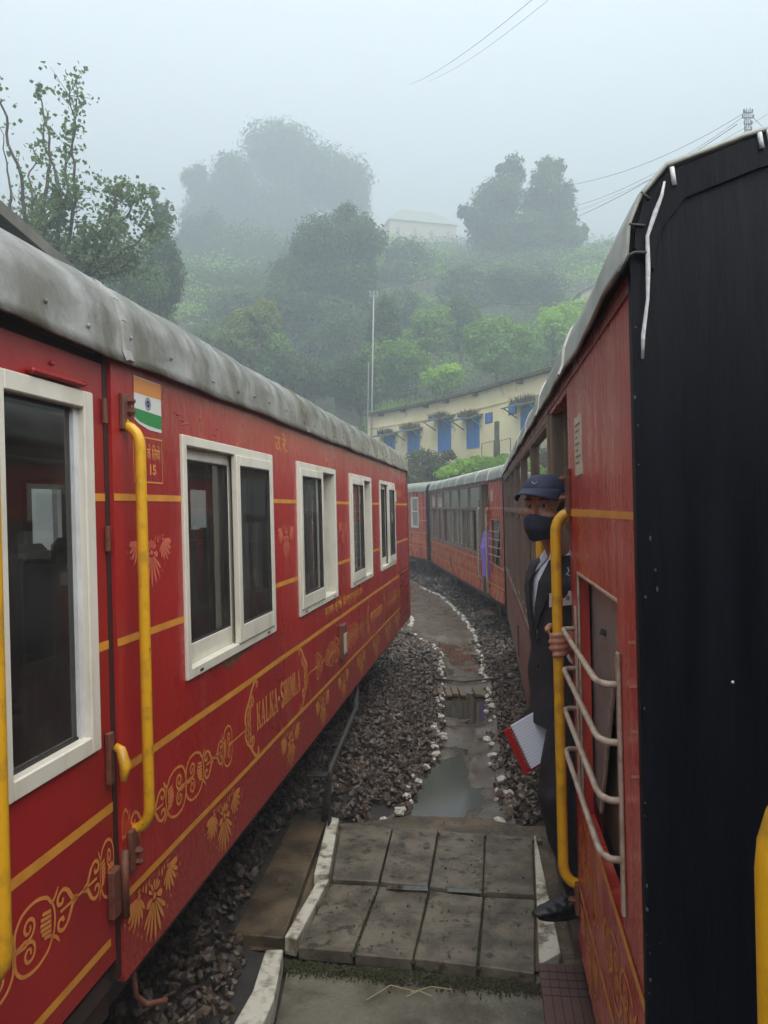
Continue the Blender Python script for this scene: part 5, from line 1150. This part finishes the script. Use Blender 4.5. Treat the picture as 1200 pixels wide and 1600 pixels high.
# ------------------------------------------------------------------ people
SKIN = mat('brown skin', (.38, .175, .105), .42, col2=(.29, .125, .072), scale=20, bump=.1, bscale=120, bdist=.002)
NAVY = mat('navy cap cloth', (.012, .018, .045), .75, bump=.2, bscale=300, bdist=.001); JACK = mat('black blazer cloth', (.006, .007, .011), .8, col2=(.010, .011, .015), scale=14, bump=.3, bscale=22, bdist=.008)
TROU = mat('black trouser cloth', (.005, .005, .008), .75, bump=.5, bscale=12, bdist=.012); SHIRT = mat('white shirt', (.62, .64, .72), .7)
MASK = mat('navy face mask', (.014, .015, .034), .8, bump=.3, bscale=200, bdist=.001); SHOE = mat('black polished shoe', (.006, .006, .008), .42, spec=.35)
EYEW = mat('eye white', (.32, .28, .25), .3); EYEB = mat('eye dark', (.01, .006, .005), .15); HAIR = mat('black hair', (.008, .007, .006), .7, bump=.5, bscale=90)
def remesh(mb, name, m, parent, vox=.006, sm_=4, disp=0):
    o = mb.build(name, m); 
    r = o.modifiers.new('r', 'REMESH'); r.mode = 'VOXEL'; r.voxel_size = vox; s = o.modifiers.new('s', 'SMOOTH'); s.factor = .5; s.iterations = sm_
    dg = bpy.context.evaluated_depsgraph_get(); me = bpy.data.meshes.new_from_object(o.evaluated_get(dg)); bpy.data.objects.remove(o)
    if disp:
        for v in me.vertices: v.co += v.normal * disp * (noise.noise(v.co * 9) + .6 * noise.noise(Vector((v.co.x*22, v.co.y*22, v.co.z*9))))
    me.polygons.foreach_set('use_smooth', [True] * len(me.polygons)); me.materials.clear(); me.materials.append(m); me.name = name
    return link(bpy.data.objects.new(name, me), parent)
def build_man():
    W = (.712, 2.985, EYE - 1.535); man = empty('person', W, 'man in black blazer, navy cap and mask leaning from coach doorway gripping its rail', 'person')
    fw = Vector((-.955, -.295, 0)).normalized(); lf = Vector((-fw.y, fw.x, 0)) * 1.0; lf = Vector((0,0,1)).cross(fw)
    def L(f, l, z): return fw * f + lf * l + Vector((0, 0, z))
    def Wd(x, y, h): return Vector((x, y, h + EYE)) - Vector(W)
    rz = Matrix.Rotation(math.atan2(fw.y, fw.x), 3, 'Z')
    body = MB()
    # head, facing the camera side: own direction
    hd_dir = Vector((-.66, -.75, -.04)).normalized(); hc = Wd(.617, 2.915, .0) ; hl = Vector((0,0,1)).cross(hd_dir).normalized(); hu = hd_dir.cross(hl) * 1.0
    HM = Matrix((hd_dir, hl, hu)).transposed()      # head axes: x forward, y left, z up
    def Hd(x, y, z): return hc + HM @ Vector((x, y, z))
    body.ell(Hd(-.01, 0, .035), (.098, .077, .092), 28, 18, HM); body.ell(Hd(.022, 0, -.045), (.072, .060, .080), 24, 16, HM)
    body.ell(Hd(.050, 0, -.105), (.030, .030, .022), 12, 8, HM)
    body.ell(Hd(.066, 0, .028), (.020, .058, .016), 16, 8, HM)         # brow
    for s in (-1, 1): body.ell(Hd(.052, s*.040, -.028), (.026, .024, .024), 14, 8, HM); body.ell(Hd(-.012, s*.078, -.005), (.016, .009, .032), 12, 8, HM)
    body.tube([Hd(.080, 0, .020), Hd(.094, 0, -.005), Hd(.104, 0, -.026)], [.009, .011, .015], 10); body.ell(Hd(.094, 0, -.028), (.014, .021, .011), 12, 8, HM)
    body.ell(Hd(.070, 0, -.066), (.018, .030, .016), 12, 8, HM)
    body.tube([Hd(-.02, 0, -.06), L(.03, .01, 1.36), L(.0, 0, 1.28)], [.058, .056, .075], 16)
    # torso and legs under the clothes
    body.loft([(L(.0,0,.80), .08, .115), (L(.0,0,.95), .08, .115), (L(.0,0,1.15), .085, .125), (L(.0,0,1.28), .07, .12), (L(.0,0,1.34), .05, .06)], 24)
    hipL, kneeL, ankL = L(0, .085, .84), L(.105, .10, .47), L(-.015, .09, .08); hipR, kneeR, ankR = L(-.02, -.075, .84), L(-.10, -.06, .46), L(-.27, -.05, .08)
    for a, b, c in ((hipL, kneeL, ankL), (hipR, kneeR, ankR)): body.tube([a, b, c], [.072, .05, .036], 12)
    # left arm to the rail
    rail = Wd(.612, 2.705, -.475); shL = L(.0, .185, 1.275); elL = Wd(.765, 2.925, -.62); wrL = rail + Vector((.075, .045, -.045))
    body.tube([shL, elL, elL.lerp(wrL, .5), wrL, rail + Vector((.048, .016, -.01))], [.045, .037, .032, .026, .026], 14)
    body.ell(rail + Vector((.042, .010, .0)), (.024, .026, .042), 14, 10)
    for k in range(4):                                   # four fingers wrap the rail from right to left in front
        z = .034 - k * .0225; rr = .0285; pts = []; ln = (1.0, 1.06, 1.02, .86)[k]
        for i in range(9): a = R(28 - 198 * ln * i / 8); pts.append(rail + Vector((rr * math.cos(a), rr * math.sin(a), z - .0014 * i)))
        body.tube(pts, [.0115, .0118, .0112, .0108, .0108, .0102, .0100, .0095, .0075], 10)
    body.tube([rail + Vector((.040, .030, .02)), rail + Vector((.012, .036, .044)), rail + Vector((-.022, .022, .052)), rail + Vector((-.036, .0, .046)), rail + Vector((-.038, -.008, .036))], [.015, .0135, .0125, .0115, .009], 10)
    # right arm down behind, holding the notebook
    shR = L(.0, -.185, 1.27); elR = L(-.02, -.22, 1.0); wrR = Wd(.62, 3.02, -.83); body.tube([shR, elR, wrR], [.045, .037, .026], 12); body.ell(wrR + Vector((-.03, -.01, -.04)), (.03, .018, .045), 12, 8)
    nb = Wd(.555, 2.95, -.90)
    for k in range(4):
        s0 = wrR + Vector((-.02, -.015, -.05 - .02*k)); body.tube([s0, s0 + Vector((-.03, -.012, -.005)), s0 + Vector((-.045, .004, -.01))], [.010, .0095, .008], 8)
    bo = remesh(body, 'body', SKIN, man, .0050, 3)
    # face details
    for s in (-1, 1):
        ew = MB().ell(Hd(.0715, s*.031, .006), (.0105, .0155, .0085), 14, 9, HM).build('eye', EYEW, bo, True)
        MB().ell(Hd(.0805, s*.030 + .003, .006), (.0030, .0062, .0064), 12, 8, HM).build('iris', EYEB, bo, True)
        MB().tube([Hd(.083, s*.014, .029), Hd(.083, s*.032, .034), Hd(.070, s*.052, .029)], [.0035, .0045, .0028], 6).build('eyebrow', HAIR, bo, True)
        MB().tube([Hd(.079, s*.015, .0115), Hd(.0835, s*.031, .0165), Hd(.073, s*.047, .0100)], [.003, .0042, .003], 6).build('eyelid', SKIN, bo, True)
    hb = MB(); hb.ell(Hd(-.022, 0, .022), (.094, .0815, .082), 28, 16, HM); remesh(hb, 'hair', HAIR, man, .006, 2)
    # mask: pleated shell over nose, mouth and chin
    mk = MB(); n, m_ = 22, 14
    for i in range(m_ + 1):
        f = i / m_; z = -.034 - .092 * f
        for j in range(n + 1):
            g_ = j / n * 2 - 1; a = g_ * 1.30; wide = .067 * (1 - .28 * f ** 1.5) ; fwd = .049 + .056 * math.sin(math.pi * (.16 + .62 * (1 - f))) ** .8
            x = .006 + (fwd + .012 * (1 - abs(g_)) * (1 - f)) * math.cos(a) ** .85 + .006 * math.sin(f * 14) * (1 - g_*g_) * .3; y_ = (wide + .002) * math.sin(a) * 1.02
            zz = z + .016 * (1 - abs(g_)) ** 1.6 * (1 - f) - .004*abs(g_) + .018 * abs(g_) * f
            mk.v.append(tuple(Hd(x + .006, y_, zz)))
    for i in range(m_):
        for j in range(n): k = i*(n+1) + j; mk.f.append((k, k+1, k+n+2, k+n+1))
    mo = mk.build('face_mask', MASK, man, True); sd = mo.modifiers.new('s', 'SOLIDIFY'); sd.thickness = .003; sd.offset = 1
    for s in (-1, 1): MB().tube([Hd(.03, s*.068, -.03), Hd(-.01, s*.086, .015), Hd(-.028, s*.084, -.01)], .0018, 5).build('ear_loop', MASK, mo)
    # cap
    cp = MB(); n = 36; rows_ = 12
    for i in range(rows_ + 1):
        ph = i / rows_ * math.pi / 2
        for j in range(n):
            t = 2 * math.pi * j / n; e = 1 + .02 * noise.noise(Vector((math.cos(t)*2, math.sin(t)*2, i*.4)))
            cp.v.append(tuple(Hd(-.012 + .111 * math.cos(ph) ** .72 * math.cos(t) * e, .091 * math.cos(ph) ** .72 * math.sin(t) * e, 0.056 + .068 * math.sin(ph) ** 1.15 * e + .010 * math.cos(t) * math.cos(ph))))
    for i in range(rows_):
        for j in range(n): cp.f.append((i*n + j, i*n + (j+1) % n, (i+1)*n + (j+1) % n, (i+1)*n + j))
    cap = cp.build('cap', NAVY, man, True); sd = cap.modifiers.new('s', 'SOLIDIFY'); sd.thickness = .004
    br = MB(); n = 20; m2 = 6
    for i in range(m2 + 1):
        q_ = i / m2
        for j in range(n + 1):
            a = (j / n * 2 - 1) * 1.12; r0 = .093; ext = .074 * q_ * math.cos(a * .88) ** .55
            br.v.append(tuple(Hd(-.012 + (r0 + ext + .012) * math.cos(a * (1 - .10 * q_)), .093 * math.sin(a) * (1 - .03 * q_), 0.060 + .010 * math.cos(a) - .026 * abs(math.sin(a)) ** 2 * q_ - .020 * q_)))
    for i in range(m2):
        for j in range(n): k = i*(n+1) + j; br.f.append((k, k+1, k+n+2, k+n+1))
    bo_ = br.build('brim', NAVY, cap, True); sd = bo_.modifiers.new('s', 'SOLIDIFY'); sd.thickness = .005
    MB().ell(Hd(-.012, 0, .125), (.007, .007, .004), 10, 6, HM).build('cap_button', NAVY, cap, True)
    MB().tube([Hd(.086, .012, .098), Hd(.091, .004, .088), Hd(.088, -.010, .096)], .0025, 5).build('cap_emblem', mat('emblem thread', (.25, .27, .32), .6), cap)
    # shirt, blazer with open front, sleeves
    def ring_mesh(name, m, secs, n, cut=None, thick=.004, disp=.0, parent=man):
        mb = MB(); 
        for c, rx, ry in secs:
            for j in range(n): t = 2*math.pi*j/n; mb.v.append(tuple(c + fw * rx * math.cos(t) + lf * ry * math.sin(t)))
        for i in range(len(secs) - 1):
            for j in range(n):
                t = 2*math.pi*(j+.5)/n; t = t - 2*math.pi if t > math.pi else t; z = (secs[i][0].z + secs[i+1][0].z)/2
                if cut and cut(t, z): continue
                mb.f.append((i*n + j, i*n + (j+1) % n, (i+1)*n + (j+1) % n, (i+1)*n + j))
        o = mb.build(name, m, parent, True)
        for v in o.data.vertices: v.co += Vector((v.co.x - 0, v.co.y, 0)).normalized() * disp * noise.noise(v.co * 8)
        s = o.modifiers.new('s', 'SOLIDIFY'); s.thickness = thick; s.offset = 1; o.modifiers.new('b', 'SUBSURF').levels = 1; o.modifiers['b'].render_levels = 1; return o
    def prof(off): 
        P_ = [(.70,.128,.168,-.0),(.80,.130,.170,0),(.92,.124,.163,0),(1.0,.122,.165,.0),(1.10,.126,.178,.01),(1.18,.128,.190,.012),(1.25,.122,.196,.01),(1.30,.105,.175,.005),(1.335,.082,.125,.0),(1.355,.066,.082,.01),(1.385,.062,.068,.015)]
        out = []
        for a, b in zip(P_, P_[1:]):
            for k in range(4): f = k/4; out.append((L(a[3] + (b[3]-a[3])*f, 0, a[0] + (b[0]-a[0])*f), (a[1] + (b[1]-a[1])*f)*.93 + off, a[2] + (b[2]-a[2])*f + off))
        return out + [(L(P_[-1][3], 0, P_[-1][0]), P_[-1][1] + off, P_[-1][2] + off)]
    ring_mesh('shirt', SHIRT, prof(-.008), 48, None, .003, .003)
    def cut(t, z):
        wv = .04 + .20 * max(0, (z - 1.04) / .30) if z > 1.04 else .02; return abs(t) < wv and z > .76 or z > 1.352
    jk = ring_mesh('blazer', JACK, prof(.010), 96, cut, .005, .017)
    for s in (-1, 1):
        def lp(z, t, off=.022): 
            for (c, rx, ry), (c2, rx2, ry2) in zip(prof(off), prof(off)[1:]):
                if c.z <= z <= c2.z: f = (z-c.z)/(c2.z-c.z); return c.lerp(c2, f) + fw*(rx+(rx2-rx)*f)*math.cos(t*s) + lf*(ry+(ry2-ry)*f)*math.sin(t*s)
        lap = [lp(1.045,.04), lp(1.15,.11), lp(1.25,.18), lp(1.33,.26), lp(1.35,.80,.018), lp(1.30,.72), lp(1.265,.52), lp(1.28,.66,.026), lp(1.22,.52), lp(1.12,.26)]
        o = pydata('lapel', [tuple(p) for p in lap], [(0,1,9), (1,2,8,9), (2,6,7,8), (2,3,5,6), (3,4,5)], JACK, jk); o.modifiers.new('s', 'SOLIDIFY').thickness = .004
        col = [lp(1.352,.12,.0) + Vector((0,0,.0)), lp(1.375,.30,.008) + Vector((0,0,.006)), lp(1.352,.75,.012), lp(1.315,.50,.012), lp(1.285,.22,.010)]
        o = pydata('shirt_collar', [tuple(p) for p in col], [(0,1,2,3,4)], SHIRT, man); o.modifiers.new('s', 'SOLIDIFY').thickness = .004
    sl_ = MB(); n_ = 10
    def sl(a, b, c, r): 
        pts = [a.lerp(b, i/6) for i in range(6)] + [b.lerp(c, i/6) for i in range(7)]; sl_.tube(pts, [r[0] + (r[1]-r[0])*i/12 for i in range(13)], 20)
    sl(shL + Vector((0,0,.01)), elL, elL.lerp(wrL, .80), (.066, .043)); sl_.ell(L(.0,.160,1.275), (.075,.075,.058), 18, 12); remesh(sl_, 'sleeve', JACK, man, .007, 4, .006)
    sl_ = MB(); sl(shR, elR, elR.lerp(wrR, .9), (.066, .044)); sl_.ell(L(.0,-.160,1.275), (.075,.075,.058), 18, 12); remesh(sl_, 'sleeve', JACK, man, .008, 4, .006)
    ct = elL.lerp(wrL, .86); MB().tube([elL.lerp(wrL, .78), elL.lerp(wrL, .87)], .037, 16).build('cuff', SHIRT, man, True)
    for z in (1.03, .93): MB().ell(L(.138, .018, z), (.004, .009, .009), 10, 6, rz).build('button', SHOE, jk, True)
    # badge and emblem
    def chest(t, z, off=.03):
        for (c, rx, ry), (c2, rx2, ry2) in zip(prof(off), prof(off)[1:]):
            if c.z <= z <= c2.z: return c + fw*rx*math.cos(t) + lf*ry*math.sin(t)
    b0, b1 = chest(.50, 1.225, .026), chest(1.0, 1.235, .026)
    bd = pydata('name_badge', [tuple(b0), tuple(b1), tuple(b1 + Vector((0,0,-.052))), tuple(b0 + Vector((0,0,-.052)))], [(0,1,2,3)], mat('badge card', (.42, .40, .40), .5), man); bd.modifiers.new('s', 'SOLIDIFY').thickness = .002
    e1 = (b1 - b0) ; nn_ = e1.cross(Vector((0,0,1))).normalized() 
    if nn_.y > 0: nn_ = -nn_
    pm_ = MB()
    for k in range(4): a = b0 + e1*.12 + nn_*.0035 + Vector((0,0,-.010 - .010*k)); b = b0 + e1*(.62 - .1*(k % 2)) + nn_*.0035 + Vector((0,0,-.010 - .010*k)); pm_.poly([a, b, b + Vector((0,0,-.004)), a + Vector((0,0,-.004))])
    cc_ = b0 + e1*.82 + nn_*.0035 + Vector((0,0,-.026)); pm_.poly([cc_ + e1.normalized()*.009*math.cos(t) + Vector((0,0,.009*math.sin(t))) for t in np.linspace(0, 6.28, 11)[:-1]])
    pm_.build('badge_print', mat('print grey', (.15, .13, .1), .6), bd)
    c = chest(.85, 1.30, .028); pm_ = MB(); pm_.tube([c + Vector((0,0,.014)), c + Vector((.004,-.004,0)), c + Vector((-.004,0,-.012)), c + Vector((.008,-.002,-.016))], .0028, 5); pm_.build('blazer_emblem', PVC, jk)
    # trousers and shoes
    tr = MB(); tr.loft([(L(0,0,.74), .10, .14), (L(0,0,.80), .115, .155), (L(0,0,.90), .112, .150), (L(0,0,.97), .105, .145)], 28)
    for a, b, c in ((hipL, kneeL, ankL), (hipR, kneeR, ankR)):
        pts = [a.lerp(b, i/6) for i in range(6)] + [b.lerp(c, i/7) for i in range(8)]; tr.tube(pts, [.092,.090,.086,.082,.078,.075,.075,.074,.071,.069,.067,.066,.067,.068], 20)
    remesh(tr, 'trousers', TROU, man, .008, 5, .010)
    for ak in (ankL, ankR):
        sh = MB(); b0 = Vector((ak.x, ak.y, 0)); d = fw; 
        for f_, w_, h_ in ((-.055,.030,.05),(-.03,.036,.06),(0,.037,.068),(.04,.038,.062),(.08,.042,.048),(.12,.044,.038),(.155,.040,.030),(.18,.028,.022)):
            p = b0 + d * f_ + Vector((0,0,.012 + h_*.55)); sh.ell(p, (.035, w_, h_*.62), 16, 10, rz)
        so2 = remesh(sh, 'shoe', SHOE, man, .006, 14)
        sol = MB(); pts = []
        for t in np.linspace(0, 2*math.pi, 25)[:-1]: xx = .060 + .128*math.cos(t); yy = .046*math.sin(t)*(1 if xx > .0 else .85); pts.append(b0 + d*xx + lf*yy)
        sol.v = [(p.x, p.y, .001) for p in pts] + [(p.x, p.y, .018) for p in pts]; m3 = len(pts); sol.f = [tuple(reversed(range(m3))), tuple(range(m3, 2*m3))] + [(i, (i+1) % m3, m3 + (i+1) % m3, m3 + i) for i in range(m3)]
        sol.build('sole', SHOE, so2)
    # notebook held in the right hand: a thing of its own
    nbk = empty('notebook', Vector(W) + nb, 'open spiral notebook with red cover held low by the masked man', 'notebook')
    X_ = Vector((.88, .30, .40)).normalized(); Y_ = Vector((-.38, .05, .92)); Y_ = (Y_ - X_ * X_.dot(Y_)).normalized(); Z_ = X_.cross(Y_)
    def NB(a, b, c): return X_*a + Y_*b + Z_*c
    def pbox(name, m, a0, a1, b0, b1, c0, c1, par=nbk):
        v = [NB(a, b, c) for c in (c0, c1) for a, b in ((a0,b0),(a1,b0),(a1,b1),(a0,b1))]; return pydata(name, v, [(3,2,1,0),(4,5,6,7),(0,1,5,4),(1,2,6,5),(2,3,7,6),(3,0,4,7)], m, par)
    pbox('page', SHIRT, -.040, .085, -.095, .085, .001, .007); pbox('cover', mat('red book cover', (.30, .012, .012), .45), -.072, .085, -.105, .080, -.006, -.001)
    ln = MB()
    for k in range(15): b = -.085 + k*.0115; ln.poly([NB(-.032, b, .0075), NB(.08, b, .0075), NB(.08, b+.0012, .0075), NB(-.032, b+.0012, .0075)])
    ln.build('ruled_lines', mat('rule blue', (.25, .32, .5), .7), nbk)
    sp = MB()
    for k in range(14): b = -.038 + 0; yv = -.085 + k*.0125; sp.tube([NB(-.044, yv, -.004), NB(-.050, yv, .004), NB(-.040, yv, .010), NB(-.034, yv, .007)], .0013, 5)
    sp.build('spiral_binding', STEEL, nbk)
    return man
man = build_man()
# passenger holding the rail in the next coach's doorway
Wc = MC @ Vector((.07, 2.93, EYE - 1.53))
pr_ = empty('person', Wc, 'passenger in purple cloth leaning from the second coach doorway, one hand on its rail', 'person')
b = MB(); b.loft([(Vector((0,.05,.0)), .09, .10), (Vector((0,.05,.8)), .13, .14), (Vector((0,.05,1.0)), .12, .13), (Vector((0,.05,1.25)), .13, .19), (Vector((0,.05,1.35)), .06, .07)], 16); b.ell((0,.05,1.50), (.09,.08,.12), 16, 10)
b.tube([(-.05,-.10,1.25), (-.10,-.12,1.32), (-.13,-.17,1.42)], [.045,.035,.028], 10); b.ell((-.13,-.18,1.46), (.035,.03,.04), 10, 8)
for k in range(4): b.tube([(-.11,-.17,1.49-.022*k), (-.165,-.19,1.49-.022*k), (-.15,-.215,1.49-.022*k)], [.011,.011,.009], 6)
remesh(b, 'body', SKIN, pr_, .012, 2)
PUR = mat('purple cloth', (.22, .13, .50), .7)
b = MB(); b.loft([(Vector((-.02,.05,.30)), .15, .15), (Vector((-.04,.03,.8)), .17, .17), (Vector((-.01,.05,1.1)), .145, .16)], 18); remesh(b, 'purple_shawl', PUR, pr_, .014, 3, .01)
b = MB(); b.loft([(Vector((0,.05,.92)), .14, .16), (Vector((0,.05,1.15)), .14, .19), (Vector((0,.05,1.33)), .10, .15)], 18); remesh(b, 'blouse', mat('maroon cloth', (.12, .02, .02), .7), pr_, .014, 3)
b = MB(); b.ell((.02,.06,1.53), (.098,.088,.11), 16, 10); remesh(b, 'hair', HAIR, pr_, .012, 2)

# ------------------------------------------------------------------ haze
HAZE_D = .0086
m = bpy.data.materials.new('haze'); m.use_nodes = True; n = m.node_tree; n.nodes.clear()
o = n.nodes.new('ShaderNodeOutputMaterial'); v = n.nodes.new('ShaderNodeVolumePrincipled'); v.inputs['Density'].default_value = HAZE_D
v.inputs['Color'].default_value = (.44, .50, .54, 1); v.inputs['Anisotropy'].default_value = .1; n.links.new(v.outputs[0], o.inputs['Volume'])
zb, zt_ = float(np.min(Z)) - 1.0, float(max(np.max(Z), 97)) + 3
mb = MB().box((-305, -85, zb), (305, 425, zt_)); h_ = mb.build('haze', m); h_['kind'] = 'stuff'; h_['label'] = 'pale fog filling the valley and thickening with distance'
